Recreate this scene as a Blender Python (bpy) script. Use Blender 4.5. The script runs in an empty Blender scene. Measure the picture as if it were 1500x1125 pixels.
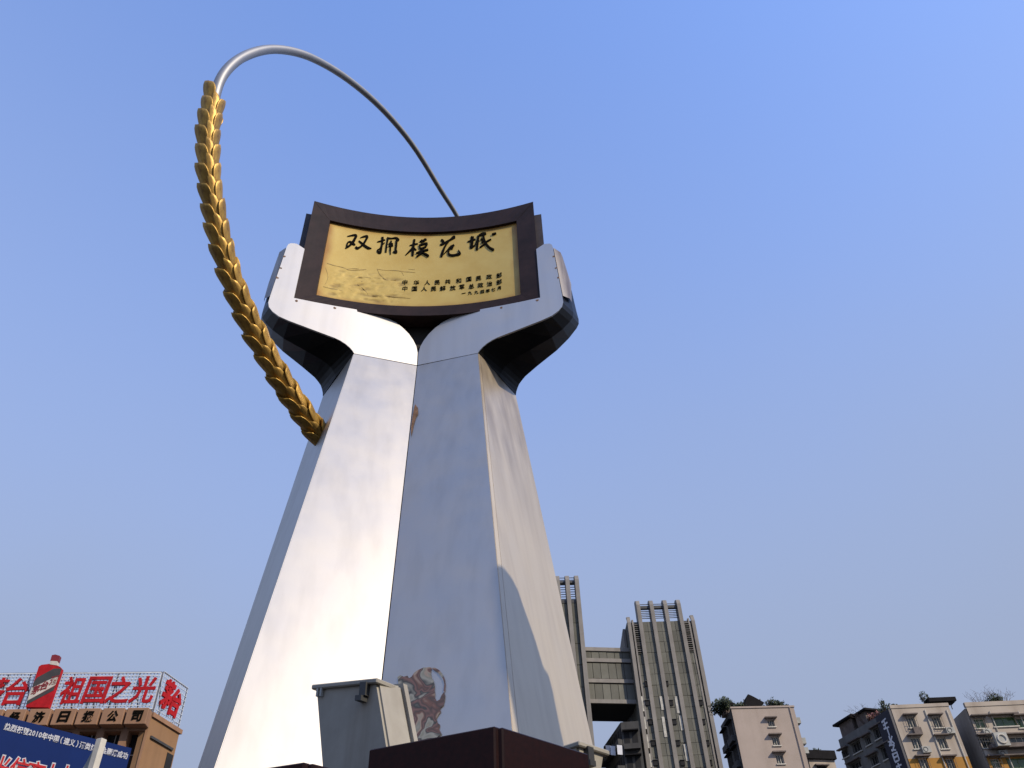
import bpy, bmesh, math, random
from mathutils import Vector, Matrix, noise as mnoise
random.seed(7)
S = bpy.context.scene
COL = S.collection
R = math.radians

# ------------------------------------------------------------------ camera
EYE = Vector((0, 0, 1.6))
F_PX, PITCH, ROLL = 1197.7, 0.7323, -0.0433
cp_, sp_ = math.cos(PITCH), math.sin(PITCH)
FW = Vector((0, cp_, sp_))
_r0, _u0 = Vector((1, 0, 0)), Vector((0, -sp_, cp_))
RT = math.cos(ROLL) * _r0 + math.sin(ROLL) * _u0
UP = -math.sin(ROLL) * _r0 + math.cos(ROLL) * _u0
cam_d = bpy.data.cameras.new('camera'); cam = bpy.data.objects.new('camera', cam_d); COL.objects.link(cam)
cam_d.sensor_width = 36; cam_d.lens = F_PX / 1500 * 36; cam_d.clip_start = .05; cam_d.clip_end = 5000
M3 = Matrix((RT, UP, -FW)).transposed()
cam.matrix_world = Matrix.Translation(EYE) @ M3.to_4x4()
S.camera = cam

# ------------------------------------------------------------------ light
SUN_AZ, SUN_EL = R(128), R(35)          # azimuth measured from +Y (straight ahead) to the right
SUND = Vector((math.sin(SUN_AZ) * math.cos(SUN_EL), math.cos(SUN_AZ) * math.cos(SUN_EL), math.sin(SUN_EL)))
w = bpy.data.worlds.new('World'); S.world = w; w.use_nodes = True
nt = w.node_tree; nt.nodes.clear()
sky = nt.nodes.new('ShaderNodeTexSky'); sky.sky_type = 'NISHITA'; sky.sun_disc = False
sky.sun_elevation = SUN_EL; sky.sun_rotation = SUN_AZ
sky.air_density = 1.0; sky.dust_density = 0.5; sky.ozone_density = 5.0; sky.altitude = 0
hs = nt.nodes.new('ShaderNodeMix'); hs.data_type = 'RGBA'; hs.blend_type = 'MULTIPLY'; hs.inputs['Factor'].default_value = 1; hs.inputs['B'].default_value = (1.58, 1.68, 2.05, 1)
bg = nt.nodes.new('ShaderNodeBackground'); bg.inputs['Strength'].default_value = 0.15
ow = nt.nodes.new('ShaderNodeOutputWorld')
nt.links.new(sky.outputs[0], hs.inputs['A']); 
# smog: an even grey-blue layer that thickens towards the horizon all round
tcw = nt.nodes.new('ShaderNodeTexCoord'); sxy = nt.nodes.new('ShaderNodeSeparateXYZ'); nt.links.new(tcw.outputs['Generated'], sxy.inputs[0])
mrw = nt.nodes.new('ShaderNodeMapRange'); mrw.interpolation_type = 'SMOOTHSTEP'; nt.links.new(sxy.outputs['Z'], mrw.inputs[0])
mrw.inputs[1].default_value = .25; mrw.inputs[2].default_value = 1.2; mrw.inputs[3].default_value = 1.; mrw.inputs[4].default_value = 0.
nzw = nt.nodes.new('ShaderNodeTexNoise'); nzw.inputs['Scale'].default_value = 2.2; nzw.inputs['Detail'].default_value = 5; nt.links.new(tcw.outputs['Generated'], nzw.inputs['Vector'])
mad = nt.nodes.new('ShaderNodeMath'); mad.operation = 'MULTIPLY_ADD'; mad.inputs[1].default_value = .10; mad.inputs[2].default_value = -.05; nt.links.new(nzw.outputs['Fac'], mad.inputs[0])
mzz = nt.nodes.new('ShaderNodeMath'); mzz.operation = 'ADD'; nt.links.new(sxy.outputs['Z'], mzz.inputs[0]); nt.links.new(mad.outputs[0], mzz.inputs[1]); nt.links.new(mzz.outputs[0], mrw.inputs[0])
smx = nt.nodes.new('ShaderNodeMix'); smx.data_type = 'RGBA'; nt.links.new(mrw.outputs[0], smx.inputs['Factor'])
nt.links.new(hs.outputs['Result'], smx.inputs['A']); smx.inputs['B'].default_value = (1.66, 1.98, 2.76, 1)
nt.links.new(smx.outputs['Result'], bg.inputs['Color']); nt.links.new(bg.outputs[0], ow.inputs[0])
sl = bpy.data.lights.new('sun', 'SUN'); sl.energy = 2.9; sl.angle = R(0.35); sl.color = (1, .87, .68)
so = bpy.data.objects.new('sun', sl); COL.objects.link(so); so.rotation_euler = SUND.to_track_quat('Z', 'Y').to_euler()
so.location = (20, -20, 40)
vs = S.view_settings
vs.view_transform = 'Standard'; vs.look = 'None'; vs.exposure = 0.5; vs.gamma = 1; vs.use_curve_mapping = False

# ------------------------------------------------------------------ helpers
def ray(px, py):
    return FW + ((px - 750) / F_PX) * RT + ((562.5 - py) / F_PX) * UP
def at_dist(px, py, dist):              # point at a horizontal distance
    d = ray(px, py); return EYE + d * (dist / math.hypot(d.x, d.y))
def at_z(px, py, z):                    # point at a height
    d = ray(px, py); return EYE + d * ((z - EYE.z) / d.z)
class Plane:                            # vertical plane: origin, x axis along it, outward normal toward the viewer
    def __init__(s, p0, p1):
        s.o = p0.copy(); s.x = (p1 - p0); s.x.z = 0; s.len = s.x.length; s.x.normalize()
        s.n = Vector((s.x.y, -s.x.x, 0)); s.top = p0.z
    def hit(s, px, py, off=0.0):        # (distance along, height)
        d = ray(px, py); t = ((s.o + s.n * off - EYE).dot(s.n)) / d.dot(s.n); p = EYE + d * t
        return (p - s.o).dot(s.x), p.z
    def P(s, a, z, off=0.0):
        q = s.o + s.x * a + s.n * off; return Vector((q.x, q.y, z))

MATS = {}
def mat(name, col, rough=.7, metal=0., var=.12, scale=2., bump=0., col2=None, streak=0., streak_col=None, spec=.5, bscale=None, rnd=0.):
    if name in MATS: return MATS[name]
    m = bpy.data.materials.new(name); m.use_nodes = True; n = m.node_tree; b = n.nodes['Principled BSDF']
    b.inputs['Roughness'].default_value = rough; b.inputs['Metallic'].default_value = metal
    b.inputs['Specular IOR Level'].default_value = spec
    tc = n.nodes.new('ShaderNodeTexCoord')
    nz = n.nodes.new('ShaderNodeTexNoise'); nz.inputs['Scale'].default_value = scale; nz.inputs['Detail'].default_value = 8; nz.inputs['Roughness'].default_value = .65
    n.links.new(tc.outputs['Object'], nz.inputs['Vector'])
    rp = n.nodes.new('ShaderNodeValToRGB')
    c2 = col2 or tuple(max(0, c * (1 - 2 * var)) for c in col); c1 = col if col2 else tuple(min(1, c * (1 + var)) for c in col)
    rp.color_ramp.elements[0].position = .32; rp.color_ramp.elements[1].position = .68
    rp.color_ramp.elements[0].color = (*c2, 1); rp.color_ramp.elements[1].color = (*c1, 1)
    n.links.new(nz.outputs['Fac'], rp.inputs['Fac']); out = rp.outputs['Color']
    if streak:
        mp = n.nodes.new('ShaderNodeMapping'); mp.inputs['Scale'].default_value = (2.2, 2.2, .12)
        n.links.new(tc.outputs['Object'], mp.inputs['Vector'])
        n2 = n.nodes.new('ShaderNodeTexNoise'); n2.inputs['Scale'].default_value = scale * 1.3; n2.inputs['Detail'].default_value = 6
        n.links.new(mp.outputs[0], n2.inputs['Vector'])
        r2 = n.nodes.new('ShaderNodeValToRGB'); r2.color_ramp.elements[0].position = .48; r2.color_ramp.elements[1].position = .75
        r2.color_ramp.elements[0].color = (0, 0, 0, 1); r2.color_ramp.elements[1].color = (streak,) * 3 + (1,)
        n.links.new(n2.outputs['Fac'], r2.inputs['Fac'])
        mx = n.nodes.new('ShaderNodeMix'); mx.data_type = 'RGBA'
        n.links.new(r2.outputs['Color'], mx.inputs['Factor']); n.links.new(out, mx.inputs['A'])
        mx.inputs['B'].default_value = (*(streak_col or tuple(c * .35 for c in col)), 1); out = mx.outputs['Result']
    if rnd:
        oi = n.nodes.new('ShaderNodeObjectInfo'); mr = n.nodes.new('ShaderNodeMapRange'); n.links.new(oi.outputs['Random'], mr.inputs[0]); mr.inputs[3].default_value = 1 - rnd; mr.inputs[4].default_value = 1 + rnd * .6
        mm = n.nodes.new('ShaderNodeMix'); mm.data_type = 'RGBA'; mm.blend_type = 'MULTIPLY'; mm.inputs['Factor'].default_value = 1
        n.links.new(out, mm.inputs['A']); n.links.new(mr.outputs[0], mm.inputs['B']); out = mm.outputs['Result']
    n.links.new(out, b.inputs['Base Color'])
    if bump:
        bp = n.nodes.new('ShaderNodeBump'); bp.inputs['Strength'].default_value = bump; bp.inputs['Distance'].default_value = .02
        nb = n.nodes.new('ShaderNodeTexNoise'); nb.inputs['Scale'].default_value = bscale or scale * 6; nb.inputs['Detail'].default_value = 6
        n.links.new(tc.outputs['Object'], nb.inputs['Vector'])
        n.links.new(nb.outputs['Fac'], bp.inputs['Height']); n.links.new(bp.outputs[0], b.inputs['Normal'])
    MATS[name] = m; return m

def steel(name, rough, base=(.52, .485, .43), dirt=.16, dirt_col=(.12, .105, .09), wob=.02, metal=1.):
    """stainless sheet: metal with uneven gloss, faint water streaks and dust"""
    if name in MATS: return MATS[name]
    m = bpy.data.materials.new(name); m.use_nodes = True; n = m.node_tree; b = n.nodes['Principled BSDF']
    b.inputs['Metallic'].default_value = metal
    tc = n.nodes.new('ShaderNodeTexCoord')
    def nz(scale, det, vec=None):
        t = n.nodes.new('ShaderNodeTexNoise'); t.inputs['Scale'].default_value = scale; t.inputs['Detail'].default_value = det
        n.links.new(vec or tc.outputs['Object'], t.inputs['Vector']); return t.outputs['Fac']
    mp = n.nodes.new('ShaderNodeMapping'); mp.inputs['Scale'].default_value = (3.5, 3.5, .22); n.links.new(tc.outputs['Object'], mp.inputs['Vector'])
    st = n.nodes.new('ShaderNodeMapRange'); n.links.new(nz(1.6, 7, mp.outputs[0]), st.inputs[0])
    st.inputs[1].default_value = .45; st.inputs[2].default_value = .85; st.inputs[3].default_value = 0; st.inputs[4].default_value = dirt
    sp = n.nodes.new('ShaderNodeMapRange'); n.links.new(nz(34, 3), sp.inputs[0])
    sp.inputs[1].default_value = .70; sp.inputs[2].default_value = .78; sp.inputs[3].default_value = 0; sp.inputs[4].default_value = dirt * 1.2
    ad = n.nodes.new('ShaderNodeMath'); ad.operation = 'MAXIMUM'; n.links.new(st.outputs[0], ad.inputs[0]); n.links.new(sp.outputs[0], ad.inputs[1])
    mx = n.nodes.new('ShaderNodeMix'); mx.data_type = 'RGBA'; mx.inputs['A'].default_value = (*base, 1); mx.inputs['B'].default_value = (*dirt_col, 1)
    n.links.new(ad.outputs[0], mx.inputs['Factor']); n.links.new(mx.outputs['Result'], b.inputs['Base Color'])
    rr = n.nodes.new('ShaderNodeMapRange'); n.links.new(nz(2.3, 6), rr.inputs[0]); rr.inputs[1].default_value = .3; rr.inputs[2].default_value = .7
    rr.inputs[3].default_value = rough * .94; rr.inputs[4].default_value = rough * 1.07
    n.links.new(rr.outputs[0], b.inputs['Roughness'])
    bp = n.nodes.new('ShaderNodeBump'); bp.inputs['Strength'].default_value = wob; bp.inputs['Distance'].default_value = .05
    n.links.new(nz(1.1, 2), bp.inputs['Height']); n.links.new(bp.outputs[0], b.inputs['Normal'])
    MATS[name] = m; return m

def add(name, verts, faces, m, parent=None, smooth=False, **tags):
    me = bpy.data.meshes.new(name); me.from_pydata([tuple(v) for v in verts], [], faces); me.update()
    o = bpy.data.objects.new(name, me); COL.objects.link(o)
    if m is not None: me.materials.append(m)
    if smooth: me.polygons.foreach_set('use_smooth', [True] * len(me.polygons))
    if parent is not None:
        o.parent = parent; o.location = -Vector(parent.get('_o', (0, 0, 0)))
    for k, v in tags.items(): o[k] = v
    return o
def bmobj(name, bm, m, parent=None, smooth=False, **tags):
    me = bpy.data.meshes.new(name); bmesh.ops.recalc_face_normals(bm, faces=bm.faces); bm.to_mesh(me); bm.free()
    o = bpy.data.objects.new(name, me); COL.objects.link(o); me.materials.append(m)
    if smooth: me.polygons.foreach_set('use_smooth', [True] * len(me.polygons))
    if parent is not None: o.parent = parent
    for k, v in tags.items(): o[k] = v
    return o
def thing(name, label, cat, group=None, loc=(0, 0, 0), rz=0.):
    o = bpy.data.objects.new(name, None); COL.objects.link(o); o.location = loc; o.rotation_euler.z = rz
    o['label'] = label; o['category'] = cat
    if group: o['group'] = group
    return o
def hexa(bm, c8):                       # 8 corners: bottom 0-3 ccw, top 4-7
    v = [bm.verts.new(p) for p in c8]
    for f in ((3, 2, 1, 0), (4, 5, 6, 7), (0, 1, 5, 4), (1, 2, 6, 5), (2, 3, 7, 6), (3, 0, 4, 7)): bm.faces.new([v[i] for i in f])
    return v
def box_axes(bm, o, ex, ey, ez):        # o: corner, edges
    hexa(bm, [o, o + ex, o + ex + ey, o + ey, o + ez, o + ex + ez, o + ex + ey + ez, o + ey + ez])
def pbox(bm, pl, a0, a1, z0, z1, f0, f1):   # box on a Plane: along a, height z, out f
    box_axes(bm, pl.P(a0, z0, f0), pl.x * (a1 - a0), pl.n * (f1 - f0), Vector((0, 0, z1 - z0)))
def pobj(name, pl, a0, a1, z0, z1, f0, f1, m, parent, bev=0, **tags):
    bm = bmesh.new(); c = pl.P((a0 + a1) / 2, z0, (f0 + f1) / 2)
    pbox(bm, pl, a0, a1, z0, z1, f0, f1)
    if bev: bmesh.ops.bevel(bm, geom=bm.edges[:], offset=bev, segments=1, affect='EDGES')
    return place(name, bm, m, parent, **tags)
def place(name, bm, m, parent, smooth=False, **tags):   # world-space bmesh under a thing that has only a location
    if parent is not None:
        org = Vector(parent.matrix_basis.translation); q = parent.parent
        while q is not None: org += q.matrix_basis.translation; q = q.parent
        bmesh.ops.translate(bm, verts=bm.verts[:], vec=-org)
    return bmobj(name, bm, m, parent, smooth, **tags)
def extrude_poly(bm, pts, d):           # pts: planar outline (Vectors), d: offset vector
    n = len(pts); a = [bm.verts.new(p) for p in pts]; b = [bm.verts.new(p + d) for p in pts]
    bm.faces.new(a); bm.faces.new(b[::-1])
    for i in range(n): bm.faces.new((a[i], b[i], b[(i + 1) % n], a[(i + 1) % n]))
def tube(bm, path, rad, seg=10, cap=True):
    rings = []; n = len(path); prev = None
    for i, p in enumerate(path):
        t = (path[min(i + 1, n - 1)] - path[max(i - 1, 0)]).normalized()
        if prev is None: a = t.orthogonal().normalized()
        else: a = (prev - t * prev.dot(t)).normalized()
        prev = a; b = t.cross(a); r = rad[i] if isinstance(rad, (list, tuple)) else rad
        rings.append([bm.verts.new(p + (a * math.cos(k * 2 * math.pi / seg) + b * math.sin(k * 2 * math.pi / seg)) * r) for k in range(seg)])
    for i in range(n - 1):
        for k in range(seg):
            bm.faces.new((rings[i][k], rings[i][(k + 1) % seg], rings[i + 1][(k + 1) % seg], rings[i + 1][k]))
    if cap: bm.faces.new(rings[0][::-1]); bm.faces.new(rings[-1])
def bar(bm, p, q, r, seg=4): tube(bm, [p, q], r, seg)

_glyphs = {}
def glyph(ch, weight=0.):               # flat outline mesh of a character, centred, cell size 1
    k = (ch, weight)
    if k in _glyphs: return _glyphs[k]
    c = bpy.data.curves.new('glyph', 'FONT'); c.body = ch; c.size = 1; c.extrude = .5; c.offset = weight; c.resolution_u = 2
    o = bpy.data.objects.new('glyph', c); COL.objects.link(o)
    me = bpy.data.meshes.new_from_object(o.evaluated_get(bpy.context.evaluated_depsgraph_get()))
    vs_ = [Vector(v.co) for v in me.vertices]; fs = [tuple(p.vertices) for p in me.polygons]
    bpy.data.objects.remove(o); bpy.data.curves.remove(c); bpy.data.meshes.remove(me)
    x0, x1 = min(v.x for v in vs_), max(v.x for v in vs_); y0, y1 = min(v.y for v in vs_), max(v.y for v in vs_)
    cx, cy = (x0 + x1) / 2, (y0 + y1) / 2
    vs_ = [Vector((v.x - cx, v.y - cy, v.z)) for v in vs_]
    _glyphs[k] = (vs_, fs, x1 - x0, y1 - y0); return _glyphs[k]
def glyph_obj(name, ch, c, ex, ey, en, m, parent, weight=0.01, fit=False, **tags):
    """character centred at c; ex, ey = full width / height vectors of the cell, en = thickness vector (outward)"""
    v, f, wd, ht = glyph(ch, weight)
    sx, sy = (1 / wd, 1 / ht) if fit else (1, 1)
    bm = bmesh.new(); bv = [bm.verts.new(c + ex * (p.x * sx) + ey * (p.y * sy) + en * (p.z + .5)) for p in v]
    for q in f:
        try: bm.faces.new([bv[i] for i in q])
        except ValueError: pass
    return place(name, bm, m, parent, **tags)

# ------------------------------------------------------------------ materials
m_face = steel('satin_steel', .49)
m_side = steel('sunlit_weathered_steel', .36, base=(.57, .485, .36), dirt=.3, dirt_col=(.28, .21, .14), metal=.38)  # warm base paints in the cream of sunlight; the streaks are dirt
def add_wrist_reflection(m, z0, z1, col):
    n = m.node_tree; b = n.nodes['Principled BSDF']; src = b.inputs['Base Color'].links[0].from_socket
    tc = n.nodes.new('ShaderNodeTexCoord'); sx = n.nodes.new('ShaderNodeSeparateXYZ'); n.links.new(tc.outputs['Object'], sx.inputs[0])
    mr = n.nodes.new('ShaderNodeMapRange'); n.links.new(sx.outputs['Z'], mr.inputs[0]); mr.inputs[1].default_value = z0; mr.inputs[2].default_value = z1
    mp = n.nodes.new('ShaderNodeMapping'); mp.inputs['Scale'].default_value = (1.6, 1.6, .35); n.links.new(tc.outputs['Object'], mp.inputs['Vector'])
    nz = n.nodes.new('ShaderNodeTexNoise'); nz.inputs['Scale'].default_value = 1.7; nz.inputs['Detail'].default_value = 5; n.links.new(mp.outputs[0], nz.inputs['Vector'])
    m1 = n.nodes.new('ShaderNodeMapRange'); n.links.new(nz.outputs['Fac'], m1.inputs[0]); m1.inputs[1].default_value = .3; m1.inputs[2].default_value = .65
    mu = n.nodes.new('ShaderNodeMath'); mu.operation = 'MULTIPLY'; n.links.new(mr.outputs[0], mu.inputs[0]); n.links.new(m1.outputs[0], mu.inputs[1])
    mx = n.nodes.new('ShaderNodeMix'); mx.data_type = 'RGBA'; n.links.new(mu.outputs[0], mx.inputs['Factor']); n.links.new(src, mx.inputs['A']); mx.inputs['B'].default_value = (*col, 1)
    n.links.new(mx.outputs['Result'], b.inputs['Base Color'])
add_wrist_reflection(m_side, 7.4, 10.9, (.17, .125, .085))  # brown fade paints in the hand's dark reflection under the wrist
m_hand = steel('hand_plate_steel', .52, base=(.56, .535, .50), dirt=.14)
m_under = mat('shaded_underside_steel', (.009, .0085, .008), .38, var=.4, scale=1.2, spec=.08, bump=.25, bscale=1.5)  # near-black colour stands in for the dark ground mirrored under the hands
m_tube = steel('tube_steel', .5, base=(.30, .30, .30), dirt=.2, metal=.75)
m_core = mat('dark_core', (.02, .018, .016), .8)
m_rust = mat('rust', (.20, .11, .06), .8, var=.3, scale=14, bump=.4)
m_frame = mat('brown_frame', (.026, .014, .013), .6, spec=.2, var=.25, scale=3, streak=.5, streak_col=(.02, .014, .013))
m_box = mat('brown_box', (.06, .048, .046), .5, var=.2, scale=3, spec=.3)
m_gold = mat('gold_panel', (.58, .43, .125), .5, metal=.25, col2=(.50, .34, .075), scale=1.4, bump=.03)
m_black = mat('black_paint', (.005, .004, .003), .9, spec=.05)
m_ear = mat('ear_gold', (.62, .395, .08), .48, metal=.55, col2=(.24, .125, .033), scale=2.2, bump=.15, rnd=.25)
m_granite = mat('red_granite', (.014, .0028, .0024), .4, col2=(.007, .0015, .0015), scale=38, bump=.03, spec=.15)
m_lamp = mat('lamp_housing', (.33, .305, .25), .55, col2=(.25, .23, .185), scale=3, streak=.55, streak_col=(.18, .15, .11))
m_lampd = mat('lamp_dark', (.03, .03, .028), .5)
m_ground = mat('paving', (.055, .052, .05), .85, col2=(.035, .034, .032), scale=.8, bump=.2)
m_conc = mat('tower_concrete', (.16, .158, .132), .85, col2=(.112, .11, .09), scale=.35, streak=.5, bump=.1, rnd=.22)
m_rib = mat('tower_rib', (.265, .245, .22), .8, col2=(.195, .178, .16), scale=.5, streak=.35)
m_louv = mat('louver', (.05, .05, .05), .6)
m_dark = mat('dark_void', (.012, .012, .014), .9)
m_glass = mat('window_glass', (.05, .06, .055), .12, var=.4, scale=1.5, spec=.7)
m_glassg = mat('green_glass', (.07, .13, .05), .15, var=.35, scale=1.2, spec=.7)
m_strip = mat('pale_strip', (.50, .48, .42), .6, var=.2)
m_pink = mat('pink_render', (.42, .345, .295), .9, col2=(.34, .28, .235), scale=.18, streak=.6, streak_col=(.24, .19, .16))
m_pinks = mat('shaded_grey_render', (.085, .083, .08), .9, col2=(.05, .048, .046), scale=.4, streak=.5)  # dark grey with the shade of the unlit walls put into the colour
m_sideg = mat('shaded_side_grey', (.19, .185, .17), .9, col2=(.12, .117, .11), scale=.4, streak=.5)  # darker than the cream front: this side's shade is in the colour
m_cream = mat('cream_render', (.47, .405, .335), .9, col2=(.375, .32, .26), scale=.25, streak=.7, streak_col=(.22, .17, .13))
m_ochre = mat('ochre_band', (.42, .21, .035), .85, col2=(.34, .165, .03), scale=.5)
m_paint = mat('pale_frame', (.55, .52, .45), .6, var=.1)
m_hood = mat('window_hood', (.15, .12, .105), .8, var=.2)
m_navy = mat('navy_sign', (.012, .016, .035), .5)
m_white = mat('white_letter', (.72, .72, .74), .6, var=.08)
m_orange = mat('ochre_tile', (.32, .18, .105), .75, col2=(.25, .135, .075), scale=.6, streak=.25)
m_orange2 = mat('ochre_wall', (.29, .165, .08), .8, col2=(.23, .125, .058), scale=.3, streak=.35)
m_red = mat('sign_red', (.40, .010, .014), .6, spec=.2, var=.15)
m_lat = mat('lattice_white', (.62, .66, .70), .5, var=.1)
m_latd = mat('lattice_steel', (.14, .14, .17), .5)
m_blue = mat('billboard_blue', (.005, .021, .115), .7, spec=.1, col2=(.004, .015, .08), scale=.25)
m_txt = mat('billboard_text', (.42, .43, .47), .6)
m_pole = mat('pole_grey', (.36, .36, .33), .6, var=.15)
m_leaf = mat('leaf', (.045, .062, .026), .7, col2=(.02, .03, .014), scale=3)
m_twig = mat('twig', (.09, .06, .045), .8)
m_roof = mat('roof_felt', (.016, .015, .016), .9, spec=.1)

# ------------------------------------------------------------------ ground
bm = bmesh.new(); bmesh.ops.create_grid(bm, x_segments=2, y_segments=2, size=900)
g_ = bmobj('ground', bm, m_ground); g_['kind'] = 'structure'

# ================================================================== the monument
MX, MY, PHI = -1.5339, 9.5, 0.056
mon = thing('monument', 'tall stainless steel monument of two hands holding a golden plaque under a wheat hoop', 'monument', loc=(MX, MY, 0), rz=PHI)
H0 = EYE.z
ZB = 9.3003 + H0
s_, a_, b_, g2, ds, da, df, db = .2912, 1.0054, 1.6527, 1.0467, .2674, .0442, .2854, .1301
cphi, sphi = math.cos(PHI), math.sin(PHI)
def loc_ray(px, py):
    d = ray(px, py); ox, oy = EYE.x - MX, EYE.y - MY
    return Vector((cphi * ox + sphi * oy, -sphi * ox + cphi * oy, EYE.z)), Vector((cphi * d.x + sphi * d.y, -sphi * d.x + cphi * d.y, d.z))
def c_seam(z, rear=False):
    v = s_ - ds * (ZB - z); return Vector((0, 2 * g2 - v if rear else v, z))
def c_front(z, sd, rear=False):
    t = ZB - z; v = -df * t; return Vector((sd * (a_ + da * t), 2 * g2 - v if rear else v, z))
def c_mid(z, sd): return Vector((sd * (b_ + db * (ZB - z)), g2, z))
ZP = 2.3                                 # top of the plinth
def panel(name, f0, f1, z0, z1, m, nu=8, nz_=34, wave=.003, th=.02, gap=.006, seed=0., **tags):
    """sheet between two edge lines f0(z), f1(z); slightly wavy like thin sheet steel"""
    bm = bmesh.new(); rows = []
    A0, B0, A1 = f0(z0), f1(z0), f0(z1)
    nrm = (B0 - A0).cross(A1 - A0).normalized()
    for j in range(nz_ + 1):
        z = z0 + (z1 - z0) * j / nz_; A, B = f0(z), f1(z); L = (B - A).length; row = []
        for i in range(nu + 1):
            t = gap / L + (1 - 2 * gap / L) * i / nu; p = A.lerp(B, t)
            e = min(1, 4 * min(i / nu, 1 - i / nu) + .0) * min(1, 6 * min(j / nz_, 1 - j / nz_))
            q = mnoise.noise(Vector((p.x * .9 + seed, p.y * .9, p.z * .55))) + .5 * mnoise.noise(Vector((p.x * 2.1, p.y * 2 + seed, p.z * 1.3)))
            row.append(bm.verts.new(p + nrm * (q * wave * e)))
        rows.append(row)
    for j in range(nz_):
        for i in range(nu): bm.faces.new((rows[j][i], rows[j][i + 1], rows[j + 1][i + 1], rows[j + 1][i]))
    bd = [e for e in bm.edges if e.is_boundary]
    for e in bd: e.smooth = False
    r = bmesh.ops.extrude_edge_only(bm, edges=bd); vv = [x for x in r['geom'] if isinstance(x, bmesh.types.BMVert)]
    bmesh.ops.translate(bm, verts=vv, vec=-nrm * th)
    me = bpy.data.meshes.new(name); bm.normal_update(); bm.to_mesh(me); bm.free(); me.materials.append(m)
    for p in me.polygons: p.use_smooth = abs(p.normal.dot(nrm)) > .9
    o = bpy.data.objects.new(name, me); COL.objects.link(o); o.parent = mon
    for k, v in tags.items(): o[k] = v
    return o
ZT = ZB - .008
STR = .075
def c_strip(z): # flange beside the right front panel
    p = c_front(z, 1); k = .55 + .07 * (ZB - z); return p + Vector((.055, .062, 0)) * k
panel('front_panel', lambda z: c_front(z, -1), c_seam, ZP, ZT, m_face, seed=1., label='bright left front sheet of the column')
panel('front_panel', c_seam, lambda z: c_front(z, 1), ZP, ZT, m_face, seed=5., label='blue grey right front sheet of the column')
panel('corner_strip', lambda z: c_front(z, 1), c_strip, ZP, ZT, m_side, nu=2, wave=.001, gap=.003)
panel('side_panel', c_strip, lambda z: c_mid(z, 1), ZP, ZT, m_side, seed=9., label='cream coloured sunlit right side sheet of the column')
panel('side_panel', lambda z: c_mid(z, -1), lambda z: c_front(z, -1), ZP, ZT, m_face, seed=13.)
for sd in (1, -1):
    if sd > 0:
        panel('rear_side_panel', lambda z: c_mid(z, 1), lambda z: c_front(z, 1, True), ZP, ZT, m_face, nz_=12, seed=17.)
        panel('rear_panel', lambda z: c_front(z, 1, True), lambda z: c_seam(z, True), ZP, ZT, m_face, nz_=12, seed=21.)
    else:
        panel('rear_side_panel', lambda z: c_front(z, -1, True), lambda z: c_mid(z, -1), ZP, ZT, m_face, nz_=12, seed=25.)
        panel('rear_panel', lambda z: c_seam(z, True), lambda z: c_front(z, -1, True), ZP, ZT, m_face, nz_=12, seed=29.)
# dark core behind the sheet joints
bm = bmesh.new(); lv = []
for z in (ZP, ZB - .02):
    o = [c_seam(z), c_front(z, 1), c_mid(z, 1), c_front(z, 1, True), c_seam(z, True), c_front(z, -1, True), c_mid(z, -1), c_front(z, -1)]
    lv.append([bm.verts.new(Vector((p.x * .95, p.y + (.05 if p.y < g2 - .01 else (-.05 if p.y > g2 + .01 else 0)), z))) for p in o])
for i in range(8): bm.faces.new((lv[0][i], lv[0][(i + 1) % 8], lv[1][(i + 1) % 8], lv[1][i]))
bm.faces.new(lv[1]); bmobj('inner_frame', bm, m_core, mon)

# ---- hands
front_in = [(2.06, 10.305), (1.72, 10.305), (1.39, 10.315), (1.1, 10.33), (.86, 10.33), (.68, 10.315), (.53, 10.275), (.40, 10.215), (.28, 10.12), (.17, 10.0), (.09, 9.87), (.035, 9.74), (.008, 9.6), (.006, 9.31)]
front_out = [(1.0, 9.305), (1.03, 9.36), (1.08, 9.42), (1.15, 9.48), (1.24, 9.535), (1.33, 9.57), (1.65, 9.65), (2.06, 9.755), (2.22, 9.81), (2.33, 9.89), (2.40, 9.98), (2.425, 10.08), (2.42, 10.25), (2.39, 10.8), (2.35, 11.55)]
front_top = [(2.335, 11.63), (2.30, 11.67), (2.25, 11.685), (2.20, 11.69), (2.06, 11.60)]
def v_plate(u): return s_ * (1 - abs(u) / a_)
def plate_pt(u, z, sd, off=0.): return Vector((sd * u, v_plate(u) + off, z + H0))
mid_out = [(1.655, 1.047, 9.305), (1.665, 1.047, 9.38), (1.69, 1.047, 9.47), (1.72, 1.04, 9.55), (1.77, 1.02, 9.62), (1.83, .98, 9.68), (2.05, .88, 9.84), (2.40, .75, 10.09), (2.62, .64, 10.28), (2.76, .53, 10.42), (2.80, .49, 10.49), (2.80, .45, 10.57), (2.765, .38, 10.72), (2.68, .16, 11.1), (2.50, -.16, 11.5)]
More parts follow.
